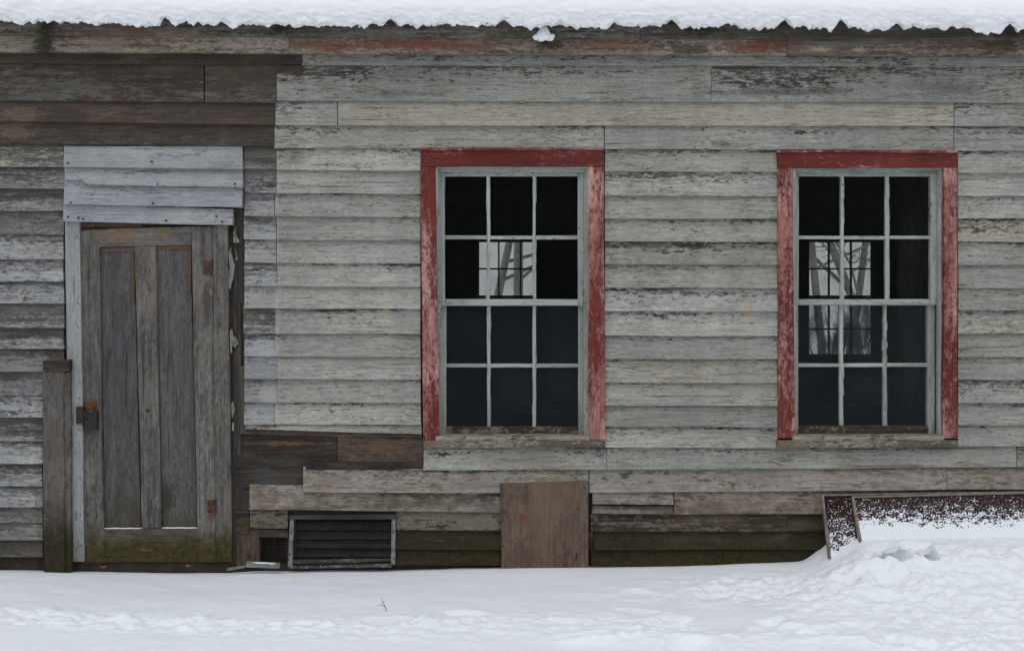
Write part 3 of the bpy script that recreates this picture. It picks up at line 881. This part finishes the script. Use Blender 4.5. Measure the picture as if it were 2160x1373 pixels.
# far windows, seen across the dark room
def far_window(x0, x1, label):
    root = empty('window', (FX(x0), DEPTH, FZ(752)), house)
    tag(root, label)
    s = MB()
    y = DEPTH + .03
    a0, a1, z0, z1, zm = FX(x0), FX(x1), FZ(752), FZ(506), FZ(632)
    fw = .025
    def bar(xa, xb, za, zb, dy=0): s.box((xa, y + dy, za), (xb, y + dy + .03, zb))
    for (lo, hi) in ((z0, zm - .022), (zm + .022, z1)):
        bar(a0, a0 + fw, lo, hi); bar(a1 - fw, a1, lo, hi)
        bar(a0 + fw, a1 - fw, hi - fw, hi, .001); bar(a0 + fw, a1 - fw, lo, lo + fw, .001)
        w = (a1 - a0)
        for k in (1, 2): bar(a0 + w * k / 3 - .009, a0 + w * k / 3 + .009, lo + fw, hi - fw, .002)
        bar(a0 + fw, a1 - fw, (lo + hi) / 2 - .009, (lo + hi) / 2 + .009, .004)
    bar(a0, a1, zm - .0215, zm + .0215, -.002)
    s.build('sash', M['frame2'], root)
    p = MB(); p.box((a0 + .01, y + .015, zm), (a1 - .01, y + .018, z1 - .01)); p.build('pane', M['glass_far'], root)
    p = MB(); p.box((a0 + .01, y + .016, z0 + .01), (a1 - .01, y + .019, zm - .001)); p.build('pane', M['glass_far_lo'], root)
    c = MB()
    for (xa, xb, za, zb) in ((a0 - .11, a0, z0 - .1, z1 + .1), (a1, a1 + .11, z0 - .1, z1 + .1), (a0, a1, z1, z1 + .1), (a0, a1, z0 - .1, z0)):
        c.box((xa, DEPTH - .02, za), (xb, DEPTH, zb))
    c.build('casing', M['innerdark'], root)


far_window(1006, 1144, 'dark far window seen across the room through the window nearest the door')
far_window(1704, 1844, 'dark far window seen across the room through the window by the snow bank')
bd = MB()
bd.box((FX(990), DEPTH - .06, FZ(770)), (FX(1160), DEPTH - .03, FZ(634)))
bd.box((FX(1131), DEPTH - .06, FZ(633)), (FX(1165), DEPTH - .03, FZ(480)))
bd.build('shutter_board', M['innerdark'], house)

# ---- eave, fascia, roof -------------------------------------------
fa = MB()
fa.plank((-400, 70), (603, 77.5), (603, 28), (-400, 22), -.108, .03, bv=.3, cv=.5, wob=.002)
fa.plank((604, 77.5), (1350, 81), (1350, 36), (604, 28), -.107, .03, bv=.6, cv=.45, wob=.002)
fa.plank((1351, 82), (2800, 88), (2800, 44), (1351, 36), -.108, .03, bv=.8, cv=.35, wob=.002)
fa.build('fascia', M['fascia_up'], house)
fa = MB()
fa.plank((-400, 108), (610, 113), (610, 66), (-400, 60), -.080, .03, bv=.4, cv=.6, wob=.0015)
fa.plank((611, 113), (1660, 117), (1660, 72), (611, 66), -.080, .03, bv=.7, cv=.5, wob=.0015)
fa.plank((1661, 117.5), (2800, 122), (2800, 78), (1661, 72), -.080, .03, bv=.2, cv=.4, wob=.0015)
fa.build('fascia', M['fascia_lo'], house)
def tiltz(x): return -(x - X(0)) / (X(2160) - X(0)) * (16 / PXM)
sf = MB()
zs_ = Z(112, -.075)
sf.box((HX0, -.049, zs_ + .006), (HX1, .02, zs_ + .03))
sf.build('soffit', M['dark'], house)

YE = -.168                        # roof sheet edge
PITCH = math.tan(math.radians(23))
xs = np.arange(HX0 - .3, HX1 + .3, .009)
peak0 = X(115, YE); pitchx = 118.3 / PXM * (DIST + YE) / DIST
ph = (xs - peak0) / pitchx
fr = np.abs(ph - np.round(ph)) * pitchx
corr = .026 * np.clip(1 - fr / .05, 0, 1) + .006 * np.cos(ph * 2 * np.pi * 3)
ze = Z(44, YE) + tiltz(xs) + .006 * np.sin(xs * 1.3)
RIDGE_Y = DEPTH / 2
ys = np.array([YE, YE + .3, 1.0, 2.0, RIDGE_Y, 2 * RIDGE_Y - 1, 2 * RIDGE_Y + .3])
def roofz(y): return np.where(y <= RIDGE_Y, (y - YE) * PITCH, (2 * RIDGE_Y - YE - y) * PITCH)
P = np.zeros((len(ys) * 2, len(xs), 3))
for r, y in enumerate(list(ys) + list(ys[::-1])):
    P[r, :, 0] = xs; P[r, :, 1] = y; P[r, :, 2] = ze + roofz(np.array(y)) + corr - (.0 if r < len(ys) else .004)
P = np.concatenate([P, P[:1]], 0)
grid_obj('roof', P, M['steel'], house, smooth=False)
# gable ends
for x0 in (HX0 - .12, HX1):
    gb = MB(); b = 0
    for x in (x0, x0 + .12):
        for (y, z) in ((.022, 2.70), (DEPTH + .14, 2.70), (RIDGE_Y, 2.70 + (RIDGE_Y - YE) * PITCH - .02)): gb.vert((x, y, z))
    gb.face((b, b + 1, b + 2), .5, 0); gb.face((b + 3, b + 5, b + 4), .5, 0)
    for k in range(3): gb.face((b + k, b + 3 + k, b + 3 + (k + 1) % 3, b + (k + 1) % 3), .5, 0)
    gb.build('gable', M['shingle'], house)

# ------------------------------------------------------------------ SNOW ON THE ROOF
xs = np.arange(HX0 - .3, HX1 + .3, .0075)
ph = (xs - peak0) / pitchx
fr = np.abs(ph - np.round(ph)) * pitchx
corr = .026 * np.clip(1 - fr / .05, 0, 1) + .006 * np.cos(ph * 2 * np.pi * 3)
ze = Z(44, YE) + tiltz(xs) + .006 * np.sin(xs * 1.3)
zero = np.zeros_like(xs)
T = .165 + .018 * fbm(xs * 1.1, zero + 3.3, 3)
sag = (.022 * np.clip(fbm(xs * 2.2, zero + 8.1, 3) + .35, -.2, 1.2)) + .016 * fbm(xs * 13, zero + 1.7, 4, .65) + .006
sag = sag * np.clip(fr / .035, .05, 1)
proj = .035 + .02 * fbm(xs * 2.1, zero + 5.5, 4)
prof = []
prof.append((np.full_like(xs, YE + .14), ze + corr + .14 * PITCH + .004))
prof.append((np.full_like(xs, YE + .012), ze + corr * .9 + .02 * PITCH + .003 - sag * .6))
NA = 34
pk_r = np.where(np.random.default_rng(3).random(400) < .45, .05, np.random.default_rng(4).uniform(.4, 1.05, 400))[(np.round(ph).astype(int)) % 400]
sag = sag + corr * (1 - pk_r) * .9 + .012 * np.clip(fbm(xs * 4.3, zero + 21, 3), -.2, 1)
zb = ze + corr * .85 - sag
zsm = ze + .012 - .004
for i in range(NA):
    a = -math.pi / 2 + (i / (NA - 1)) * (math.pi * .96)
    ca, sa = math.cos(a), math.sin(a)
    sgn = (abs(sa) ** .85) * (1 if sa >= 0 else -1)
    zt = ze + T
    kk = np.clip((a + math.pi / 2) / (math.pi * .30), 0, 1); kk = kk * kk * (3 - 2 * kk)
    zbb = zb * (1 - kk) + zsm * kk
    zc_ = (zbb + zt) / 2; rz = (zt - zbb) / 2
    yy = YE - .012 - proj * (ca ** .8 if ca > 0 else 0) + .03 * max(0, sa)
    z2 = zc_ + rz * sgn
    low = max(0, 1 - i / (NA * .55))
    yy = yy + (.016 * fbm(xs * 19 + i * .11, zero + i * .34, 4, .6)) * (.25 + low) + .010 * fbm(xs * 5, zero + i * .09, 3)
    z2 = z2 + (.013 * fbm(xs * 26 + 7, zero + i * .3 + 40, 4, .6)) * (.15 + low * 1.1)
    prof.append((yy, z2))
for d in (.015, .035, .06, .09, .13, .18, .24, .32, .42, .6, .9, 1.4, 2.2, 3.0):
    y = YE + .02 + d
    prof.append((np.full_like(xs, y), ze + T + (y - YE) * PITCH + .012 * fbm(xs * 3, zero + d * 4 + 60, 4) + .006 * fbm(xs * 12, zero + d * 12, 3)))
for y in (RIDGE_Y, RIDGE_Y + 1, 2 * RIDGE_Y + .2):
    prof.append((np.full_like(xs, y), ze + T + roofz(np.array(y))))
prof.append((np.full_like(xs, 2 * RIDGE_Y + .2), ze + roofz(np.array(2 * RIDGE_Y + .2)) + .03))
P = np.zeros((len(prof), len(xs), 3))
for r, (y, z) in enumerate(prof):
    P[r, :, 0] = xs; P[r, :, 1] = y; P[r, :, 2] = z
rs = grid_obj('roof_snow', P[::-1], M['roofsnow'])
tag(rs, 'thick layer of snow on the roof hanging over the corrugated eave', 'snow', kind='stuff')


def blob(mb, c, r, seed, n=12, m=18, amp=.25, sq=(1, 1, 1), cone=0):
    b = len(mb.v)
    for i in range(n + 1):
        th = math.pi * i / n
        for k in range(m):
            a = 2 * math.pi * k / m
            d = Vector((math.sin(th) * math.cos(a), math.sin(th) * math.sin(a), math.cos(th)))
            nn = float(fbm(np.array([d.x * 2 + seed + d.z * 1.3]), np.array([d.y * 2 + seed * .7 + d.z]), 3)[0])
            rr = r * (1 + amp * nn)
            w = 1 - cone * (d.z * .5 + .5)
            mb.vert((c[0] + d.x * rr * sq[0] * w, c[1] + d.y * rr * sq[1] * w, c[2] + d.z * rr * sq[2]))
    for i in range(n):
        for k in range(m):
            k2 = (k + 1) % m
            mb.face((b + i * m + k, b + (i + 1) * m + k, b + (i + 1) * m + k2, b + i * m + k2), .5, 0)


cl = MB()
q = W(1147, 70, -.128); blob(cl, q, .040, 3.3, 16, 26, .5, (1.25, .6, 1.0), .75)
q = W(1133, 79, -.128); blob(cl, q, .017, 1.3, 10, 14, .7, (1.3, .8, .9))
q = W(1162, 79, -.128); blob(cl, q, .016, 6.3, 10, 14, .7, (1.1, .8, 1.0))
q = W(1147, 78, -.126); blob(cl, q, .02, 8.3, 10, 14, .7, (1.5, .8, .7))
tag(cl.build('snow_clump', M['roofsnow'], smooth=True), 'small triangular lump of snow stuck on the fascia below the eave', 'snow clump')
for i, (a, b, r, lab) in enumerate(((412, 45, .013, 'tiny snow crumb hanging under the eave above the dark door boards'),
                                    (772, 52, .013, 'tiny snow crumb hanging under the eave between door and first window'))):
    cl = MB(); q = W(a, b, -.135); blob(cl, q, r, 2.2 + i, 10, 14, .6, (1, .9, 1.2))
    q = W(a - 14, b + 4, -.132); blob(cl, q, r * .5, 5.2 + i, 8, 10, .6)
    tag(cl.build('snow_crumb', M['roofsnow'], smooth=True), lab, 'snow crumb', 'snow crumbs under the eave')

# ------------------------------------------------------------------ GROUND
line = [(-400, 1196), (0, 1197), (90, 1199), (200, 1203), (330, 1205), (480, 1205), (540, 1200), (600, 1200), (680, 1198), (800, 1199), (930, 1197), (960, 1195), (1060, 1192), (1240, 1190), (1500, 1187), (1640, 1181),
        (1700, 1178), (1745, 1172), (1800, 1160), (1900, 1150), (2160, 1140), (2800, 1150)]
lx = np.array([X(a) for a, b in line]); lz = np.array([Z(b) for a, b in line])


def bank(x, y):
    """drift lying against the two leaning panels"""
    d = np.clip(-y, 0, 2)
    xx = x + .75 * np.clip(d - .28, 0, 1) + .12 * fbm(x * 2.3, y * 2.3, 2) * np.clip(d * 3, 0, 1)
    up = sstep(X(1680), X(1800) + .35 * np.clip(d - .2, 0, 1), xx)
    return up


foot = []
fr_ = random.Random(5)
for k in range(20):
    px_ = fr_.uniform(1330, 2200); yy = fr_.uniform(-1.5, -.35)
    if px_ < 1560 and yy > -.55: continue
    foot.append((X(px_, yy), yy, fr_.uniform(.07, .13), fr_.uniform(.05, .085), fr_.uniform(0, 3.1), fr_.uniform(.008, .022)))
for (px_, py_) in ((1320, 1335), (1240, 1345), (60, 1300), (185, 1312), (330, 1318), (470, 1322), (640, 1325), (820, 1312), (980, 1300)):
    yy = DIST * 565 / (py_ - 625) - DIST
    foot.append((X(px_, yy), yy, fr_.uniform(.09, .14), fr_.uniform(.05, .07), fr_.uniform(-.3, .3), fr_.uniform(.006, .012)))
holes_ = [(1857, 1167,   .028, .045, .09), (1893, 1166, .055, .060, .08), (1957, 1166, .052, .07, .13)]


def ground_h(x, y):
    h0 = np.interp(x, lx, lz)
    up = bank(x, y)
    d = -y
    # at the wall the line seen in the photograph; further out a flat field
    base = np.where(d < 0, h0, lerp(h0, 0, sstep(0, .9, d)))
    base = base - .012 * sstep(.10, .0, d) * (1 - up)
    # drift: rises from the field to the panel face (panel at d ~ .1 - .34)
    dr = .165 * sstep(1.2, .26, d) * (1 - .3 * sstep(.45, .9, d))
    h = lerp(base, np.maximum(base * .3, 0) + dr, up)
    near = sstep(6.5, 2.5, d) * sstep(6.5, 4.5, np.abs(x))
    h = h + near * (.010 * fbm(x * 1.3, y * 1.7, 3))
    h = h + near * sstep(0, .15, d) * (.0035 * fbm(x * 6, y * 8, 4) + .0012 * fbm(x * 38, y * 38, 2))
    # trodden track, left to centre
    yc = -1.02 + .06 * np.sin(x * 1.7) - .10 * sstep(-2.8, .4, x) + .04 * fbm(x * 2.1, x * 0 + 3, 3)
    tr = np.exp(-((y - yc) / .14) ** 2) * sstep(1.0, .0, x)
    h = h + tr * (.020 * fbm(x * 4, y * 7, 3) + .024 * (billow(x * 7, y * 9, 4) - .45) + .010 * fbm(x * 20, y * 22, 3) + .012)
    # scuffed snow, right half
    rm = sstep(X(1290), X(1560), x + .25 * fbm(x * 2, y * 2, 2) - .7 * sstep(-.4, -1.2, y)) * sstep(.18, .42, d) * sstep(2.6, 1.5, d)
    h = h + rm * 1.35 * (.018 * fbm(x * 3.1, y * 3.6, 4) + .012 * fbm(x * 13, y * 15, 4, .6) + .022 * (billow(x * 5.2 + .6 * fbm(x * 3, y * 3, 2), y * 6.5, 5, .55) - .42))
    # ridge of the lower track
    yc2 = -1.36 + .05 * np.sin(x * 2.3) + .05 * fbm(x * 3, x * 0, 2)
    t2 = np.exp(-((y - yc2) / .09) ** 2) * sstep(.1, .35, x) * sstep(2.2, 1.4, x)
    h = h + t2 * (.022 + .02 * (billow(x * 6, y * 7, 4) - .4) + .008 * fbm(x * 20, y * 22, 3))
    for (fx, fy, ra, rb, an, dp) in foot:
        ca, sa = math.cos(an), math.sin(an)
        u = ((x - fx) * ca + (y - fy) * sa) / ra; v = (-(x - fx) * sa + (y - fy) * ca) / rb
        r = np.sqrt(u * u + v * v) + .6 * fbm(x * 9 + fx * 7, y * 11, 3)
        h = h - dp * sstep(1.15, .45, r) + dp * .45 * np.exp(-((r - 1.35) / .28) ** 2)
    for (px_, py_, ra, rb, dp) in holes_:
        yy = -.47; fx = X(px_, yy)
        # find the depth where the drift is seen at this row
        u = (x - fx) / ra; v = (y - yy) / rb
        r = np.sqrt(u * u + v * v)
        h = h - dp * sstep(1.05, .8, r) + .012 * np.exp(-((r - 1.35) / .3) ** 2)
    return h


gx = np.concatenate([-np.geomspace(400, 5.2, 26), np.arange(-5, -3.05, .06), np.arange(-3.0, 3.0, .0105), np.arange(3.05, 5.2, .06), np.geomspace(5.4, 400, 26)])
gy = np.concatenate([-np.geomspace(400, 6.6, 24), np.arange(-6.4, -2.2, .08), np.arange(-2.15, -1.6, .03), np.arange(-1.58, .02, .0085), [.06, .2, 2., 4., DEPTH, DEPTH + .3, 8, 10, 13, 18, 26, 40, 70, 150, 400]])
GX, GY = np.meshgrid(gx, gy)
GZ = ground_h(GX, GY)
GZ = np.where(GY > .03, -.10, GZ)
GZ = np.where(GY > DEPTH + .1, .02 * fbm(GX * .7, GY * .7, 3), GZ)
for (px_, py_, ra, rb, dp) in holes_:      # the far lip of each hollow hangs over it
    u = (GX - X(px_, -.47)) / ra; v = (GY + .47) / rb
    GY = GY - 1.25 * rb * np.exp(-(u / .95) ** 4) * np.exp(-((v - 1.2) / .36) ** 2)
g = grid_obj('ground', np.stack([GX, GY, GZ], -1), M['snow'])
tag(g, 'snow-covered ground with trodden tracks along the house', kind='structure')


def gh(x, y): return float(ground_h(np.array([x]), np.array([y]))[0])


# ------------------------------------------------------------------ LEANING PANELS
def lean_panel(px_tl, py_tl, px_bl, py_bl, px_r, py_tr, ytop, ybot, label, th=.022):
    tl = W(px_tl, py_tl, ytop); bl = W(px_bl, py_bl, ybot); trr = W(px_r, py_tr, ytop)
    e = (bl - tl); ln = e.length; e.normalize()
    a = (trr - tl); wd = a.length; a.normalize()
    n = a.cross(e).normalized()
    if n.y > 0: n = -n
    bot = ln + .16
    root = empty('leaning_panel', (tl + e * bot))
    def P3(u, v, w): return tl + a * u + e * v + n * w
    def hexa(mb, u0, u1, v0, v1, w0, w1):
        b = len(mb.v)
        for w in (w0, w1):
            for (u, v) in ((u0, v0), (u1, v0), (u1, v1), (u0, v1)): mb.vert(P3(u, v, w))
        for q in ((0, 1, 2, 3), (4, 5, 6, 7), (0, 1, 5, 4), (1, 2, 6, 5), (2, 3, 7, 6), (3, 0, 4, 7)): mb.face(tuple(b + k for k in q), .5, 0)
    s = MB(); hexa(s, .0105, wd, .0085, bot, -th, -.003); s.build('surface', M['redpanel'], root)
    s = MB(); hexa(s, 0, wd, 0, .008, -th, .004); s.build('rim', M['edge'], root)
    s = MB(); hexa(s, 0, .010, .0085, bot, -th, .004); s.build('rim', M['edge'], root)
    tag(root, label, 'panel', 'rough dark red panels leaning on the wall')
    return P3, wd, ln


PA, wA, lA = lean_panel(1733, 1043, 1748, 1172, 2300, 1034, -.055, -.215, 'dark red rough panel behind, only its narrow end showing beside the mossy boards')
PB, wB, lB = lean_panel(1797, 1047, 1813, 1145, 2420, 1032, -.085, -.235, 'long dark red rough panel in front, half buried in drifted snow')


def panel_snow(P3, w, u0, u1, v0, vfull, v1, name, seed, slope=0):
    """snow caught on the rough surface: grains near the top, a sheet lower down"""
    us = np.arange(u0, u1, .0022); vs = np.arange(v0, v1, .0021)
    U, V = np.meshgrid(us, vs)
    tpos = (V - v0) / (vfull - v0) + .22 * fbm(U * 3 + seed, V * 3, 3) + slope * U
    grain = fbm(U * 115 + seed, V * 135, 2, .6)
    h = -.0100 + .0095 * np.clip(tpos, 0, 1.35) + .0125 * grain * (1.15 - .75 * np.clip(tpos, 0, 1.2)) + .014 * np.clip(tpos - 1, 0, 2) + .0055 * fbm(U * 26, V * 40, 3) * np.clip(2.6 - tpos, .2, 1)
    h = np.where(V < v0 + .004, -.009, h)
    h = np.maximum(h, -.0105)
    o0 = np.array(P3(0, 0, 0)); ux = np.array(P3(1, 0, 0)) - o0; vx = np.array(P3(0, 1, 0)) - o0; wx = np.array(P3(0, 0, 1)) - o0
    P = o0 + U[..., None] * ux + V[..., None] * vx + h[..., None] * wx
    return grid_obj(name, P, M['snow'])


o = panel_snow(PB, wB,  .012, 1.45, .010, .175, lB + .10, 'panel_snow', 3.0)
tag(o, 'grainy snow caught on the long front panel', 'snow', kind='stuff')
o = panel_snow(PA, wA, .012, .150, .018, .33, lA + .06, 'panel_snow', 9.0)
tag(o, 'thin snow specks on the narrow panel behind', 'snow', kind='stuff')

# ------------------------------------------------------------------ WIRE SCREEN AT THE FOOT OF THE WALL
lv = MB()
for k in range(5):
    zz = 1103 + k * 19
    lv.plank((618, zz + 14), (826, zz + 14), (826, zz), (618, zz), .02, .008, yt=.06, ch=.001)
lv.build('louvre', M['louvre'], house)
scr = empty('wire_screen', W(720, 1196, -.03))
s = MB()
s.plank((607, 1196), (617, 1196), (620, 1095), (611, 1095), -.034, .02, ax=1, bv=.7, cv=.8)
s.plank((824, 1190), (833, 1190), (834, 1094), (826, 1094), -.030, .02, ax=1, bv=.6, cv=.75)
s.plank((609, 1096), (836, 1094), (836, 1086), (609, 1088), -.036, .022, bv=.1, cv=.1)
s.plank((617, 1189), (824, 1184), (824, 1178), (617, 1181), -.030, .016, bv=.4, cv=.35)
s.plank((610, 1200), (826, 1196), (826, 1190), (610, 1194), -.038, .022, bv=.8, cv=.5)
s.build('frame', M['screenframe'], scr)
s = MB()
for k in range(41):
    a = 620 + k * 5.05
    s.box((X(a) - .0007, -.0215, Z(1182)), (X(a) + .0007, -.020, Z(1097)))
for k in range(16):
    b = 1099 + k * 5.2
    s.box((X(619), -.0195, Z(b) - .0005), (X(826), -.0185, Z(b) + .0005))
s.build('wire_mesh', M['wire'], scr)
tag(scr, 'low grey wooden frame with wire mesh standing in the snow under the clapboards', 'screen')

# ------------------------------------------------------------------ SMALL THINGS IN THE SNOW
def on_ground(px, py):
    """ground point seen at a pixel of the photograph"""
    d = W(px, py, 0) - Vector((0, -DIST, ZC))
    o = Vector((0, -DIST, ZC)); tq = .6
    for _ in range(400):
        p = o + d * tq
        if p.z <= gh(p.x, p.y): break
        tq += .0012
    return p


q = on_ground(812, 1288)
tw = MB()
tw.tube([q + Vector((.012, 0, -.03)), q + Vector((.004, 0, .012)), q + Vector((-.010, .004, .040)), q + Vector((-.018, .006, .052))], [.0022, .002, .0016, .001], 6)
tw.tube([q + Vector((-.002, 0, .022)), q + Vector((-.022, -.004, .030)), q + Vector((-.034, -.004, .022))], [.0014, .0012, .0008], 5)
tw.tube([q + Vector((-.008, .004, .036)), q + Vector((.0, .002, .046))], [.0012, .0007], 5)
tag(tw.build('twig', M['twigd']), 'small dry twig poking up through smooth snow', 'twig')

bb = MB()
q0 = W(520, 1189, -.10); 
b0 = len(bb.v)
def obox(mb, c, ux, uy, uz):
    b = len(mb.v)
    for k in range(8):
        sx, sy, sz = (1 if k & 1 else -1), (1 if k & 2 else -1), (1 if k & 4 else -1)
        mb.vert(Vector(c) + Vector(ux) * sx + Vector(uy) * sy + Vector(uz) * sz)
    for f in ((0, 1, 3, 2), (4, 6, 7, 5), (0, 4, 5, 1), (2, 3, 7, 6), (0, 2, 6, 4), (1, 5, 7, 3)): mb.face(tuple(b + k for k in f), .5, 0)
cB = W(555, 1191, -.08)
obox(bb, cB, (.085, .01, -.006), (-.006, .035, 0), (0, 0, .007))
obox(bb, W(500, 1197, -.07), (.05, -.02, .012), (.004, .012, 0), (0, 0, .005))
tag(bb.build('broken_board', M['jamb']), 'broken piece of board lying in the snow at the foot of the door edge', 'board')
sb = MB(); blob(sb, cB + Vector((-.02, .008, .008)), .034, 4.4, 8, 20, .8, (1.5, .5, .10)); blob(sb, cB + Vector((.045, .004, .006)), .02, 9.4, 8, 20, .8, (1.1, .7, .14))
tag(sb.build('board_snow', M['snow'], smooth=True), 'thin snow lying on the broken board', 'snow', kind='stuff')
for (a, b, lab) in ((398, 1196, 'curled dead leaf on the snow below the door edge plank'), (218, 1199, 'dead leaf scrap on the snow under the door beside the jamb'), (536, 1198, 'dark leaf scrap on the snow beside the broken board')):
    q = W(a, b - 2, -.05); lf = MB(); bq = len(lf.v)
    ring = []
    for k in range(8):
        an = k * math.pi / 4; r = .014 * (1 + .4 * math.sin(k * 2.3 + a))
        ring.append((r * math.cos(an) * 1.3, .6 * r * math.sin(an), .006 * math.cos(2 * an) + .004))
    for dz in (0, .0015):
        for (u, v, w) in ring: lf.vert(q + Vector((u, v, w + dz)))
    lf.face(tuple(range(7, -1, -1)), .5, 0); lf.face(tuple(range(8, 16)), .5, 0)
    for k in range(8): lf.face((k, (k + 1) % 8, 8 + (k + 1) % 8, 8 + k), .5, 0)
    tag(lf.build('dead_leaf', M['leaf']), lab, 'leaf', 'dead leaves at the foot of the door')
# snow caught on the ledges of the door
for (a, c, b, lab) in ((219, 300, 1114, 'thin line of snow on the left panel ledge of the door'), (341, 416, 1113, 'thin line of snow on the right panel ledge of the door')):
    s = MB(); pts = []; rd = []
    for k in range(15):
        pts.append(W(lerp(a, c, k / 14), b + .3 * math.sin(k * 1.3 + a), .004)); rd.append(.0036 * (.5 + .5 * math.sin(math.pi * (k + .5) / 15) ** .4) * random.uniform(.9, 1.1))
    s.tube(pts, rd, 7)
    tag(s.build('ledge_snow', M['snow'], smooth=True), lab, 'snow', 'snow lines on the door ledges')

# ------------------------------------------------------------------ TREES BEHIND THE HOUSE
def grow(tr, cr, p, d, r, L, lev, rn):
    n = 5 if lev < 2 else 3
    r = max(r, .0085); pts = [p.copy()]; rads = [r]
    for i in range(n):
        d = (d + Vector((rn.gauss(0, .10), rn.gauss(0, .10), rn.gauss(.03, .06))) * (1 + lev * .5)).normalized()
        p = p + d * (L / n); pts.append(p.copy()); rads.append(r * (1 - .52 * (i + 1) / n))
    (tr if lev < 2 else cr).tube(pts, rads, 8 if lev < 1 else (6 if lev < 2 else 4), cap=False)
    if lev >= 5 or (lev == 4 and rn.random() < .35): return
    kids = 11 if lev == 0 else (6 if lev < 3 else 4)
    for k in range(kids):
        tq = .22 + .75 * (k + rn.random()) / kids
        i = min(n - 1, int(tq * n)); q = pts[i].lerp(pts[i + 1], tq * n - i)
        rr = lerp(rads[i], rads[i + 1], tq * n - i)
        a = rn.uniform(0, 6.28); sp = rn.uniform(.55, 1.0)
        side = d.orthogonal().normalized(); side.rotate(__import__('mathutils').Quaternion(d, a))
        nd = (d * math.cos(sp) + side * math.sin(sp)).normalized()
        grow(tr, cr, q, nd, rr * rn.uniform(.36, .52), L * rn.uniform(.40, .60), lev + 1, rn)


def tree(px, y, r, h, lean, seed, label):
    rn = random.Random(seed)
    x = X(px, y)
    root = empty('bare_tree', (x, y, 0)); tag(root, label, 'tree', 'bare trees behind the house')
    tr, cr = MB(), MB()
    grow(tr, cr, Vector((x, y, -.1)), Vector((lean, 0, 1)).normalized(), r, h, 0, rn)
    tr.build('trunk', M['bark'], root, smooth=True, recalc=False); cr.build('crown', M['twigm'], root, smooth=True, recalc=False)


tree(1078, 11.5, .085, 7.5, -.05, 1, 'thick bare tree seen through the window nearest the door')
tree(1106, 14.0, .065, 7.5, .08, 2, 'thinner bare tree beside the thick one, seen through the window nearest the door')
tree(1030, 16.0, .09, 7.0, .10, 3, 'slim bare tree at the left edge of the far window view nearest the door')
tree(1745, 11.0, .065, 7.0, -.10, 4, 'leaning bare tree at left in the far view of the window by the snow bank')
tree(1822, 12.5, .075, 7.5, -.05, 5, 'upright bare tree at right in the far view of the window by the snow bank')
tree(1785, 16.0, .08, 6.5, .06, 6, 'slim bare tree between two thicker ones, seen through the window by the snow bank')
th = MB(); rn = random.Random(9)
for k in range(700):
    x = rn.uniform(-14, 30); y = rn.uniform(17, 27); h = rn.uniform(.7, 1.55)
    p = Vector((x, y, -.05)); d = Vector((rn.gauss(0, .25), rn.gauss(0, .2), 1)).normalized()
    th.tube([p, p + d * h * .5, p + d * h + Vector((rn.gauss(0, .15), 0, 0))], [.022, .014, .004], 4, cap=False)
    for j in range(3):
        q = p + d * h * rn.uniform(.3, .8)
        th.tube([q, q + Vector((rn.gauss(0, .4), rn.gauss(0, .2), rn.uniform(.1, .6)))], [.009, .003], 3, cap=False)
tag(th.build('thicket', M['twigm'], recalc=False), 'grey leafless thicket along the field edge behind the house', 'thicket', kind='stuff')

# ------------------------------------------------------------------ LIGHT, SKY, CAMERA
w = bpy.data.worlds.new('World'); SC.world = w; w.use_nodes = True
nt = w.node_tree; bg = nt.nodes['Background']
sky = nt.nodes.new('ShaderNodeTexSky'); sky.sky_type = 'NISHITA'; sky.sun_disc = False
EL, AZ = math.radians(60), math.radians(205)
sky.sun_elevation = EL; sky.sun_rotation = AZ; sky.air_density = 1.0; sky.dust_density = 4.0; sky.ozone_density = 1.0
tcn = nt.nodes.new('ShaderNodeTexCoord'); sp = nt.nodes.new('ShaderNodeSeparateXYZ'); nt.links.new(tcn.outputs['Generated'], sp.inputs[0])
mr = nt.nodes.new('ShaderNodeMapRange'); mr.inputs[1].default_value = 0; mr.inputs[2].default_value = 1; mr.inputs[3].default_value = 4.6; mr.inputs[4].default_value = 10.4
nt.links.new(sp.outputs[2], mr.inputs[0])
vs = nt.nodes.new('ShaderNodeVectorMath'); vs.operation = 'SCALE'; vs.inputs[0].default_value = (.965, .995, 1.03)     # closed cloud: zenith brighter than the horizon
nt.links.new(mr.outputs[0], vs.inputs['Scale'])
ov = nt.nodes.new('ShaderNodeMix'); ov.data_type = 'RGBA'; ov.inputs[0].default_value = .8
nt.links.new(sky.outputs[0], ov.inputs[6]); nt.links.new(vs.outputs[0], ov.inputs[7])
nt.links.new(ov.outputs[2], bg.inputs[0]); bg.inputs[1].default_value = .12
sl = bpy.data.lights.new('sun', 'SUN'); sl.energy = .5; sl.angle = math.radians(60); sl.color = (1, .985, .965)
so = bpy.data.objects.new('sun', sl); C.objects.link(so)
dv = Vector((math.sin(AZ) * math.cos(EL), math.cos(AZ) * math.cos(EL), math.sin(EL)))
so.rotation_euler = dv.to_track_quat('Z', 'Y').to_euler()

cam = bpy.data.cameras.new('camera'); co = bpy.data.objects.new('camera', cam); C.objects.link(co)
co.location = (0, -DIST, ZC); co.rotation_euler = (math.radians(90), 0, 0)
cam.sensor_width = 36; cam.lens = 36 * (PXM * DIST) / 2160
cam.shift_y = -(1373 / 2 - PY0) / 2160
cam.clip_end = 2000; cam.clip_start = .05
SC.camera = co
SC.view_settings.view_transform = 'Standard'; SC.view_settings.look = 'None'
SC.view_settings.gamma = 1; SC.view_settings.exposure = -0.08
SC.cycles.max_bounces = 8; SC.cycles.transparent_max_bounces = 16
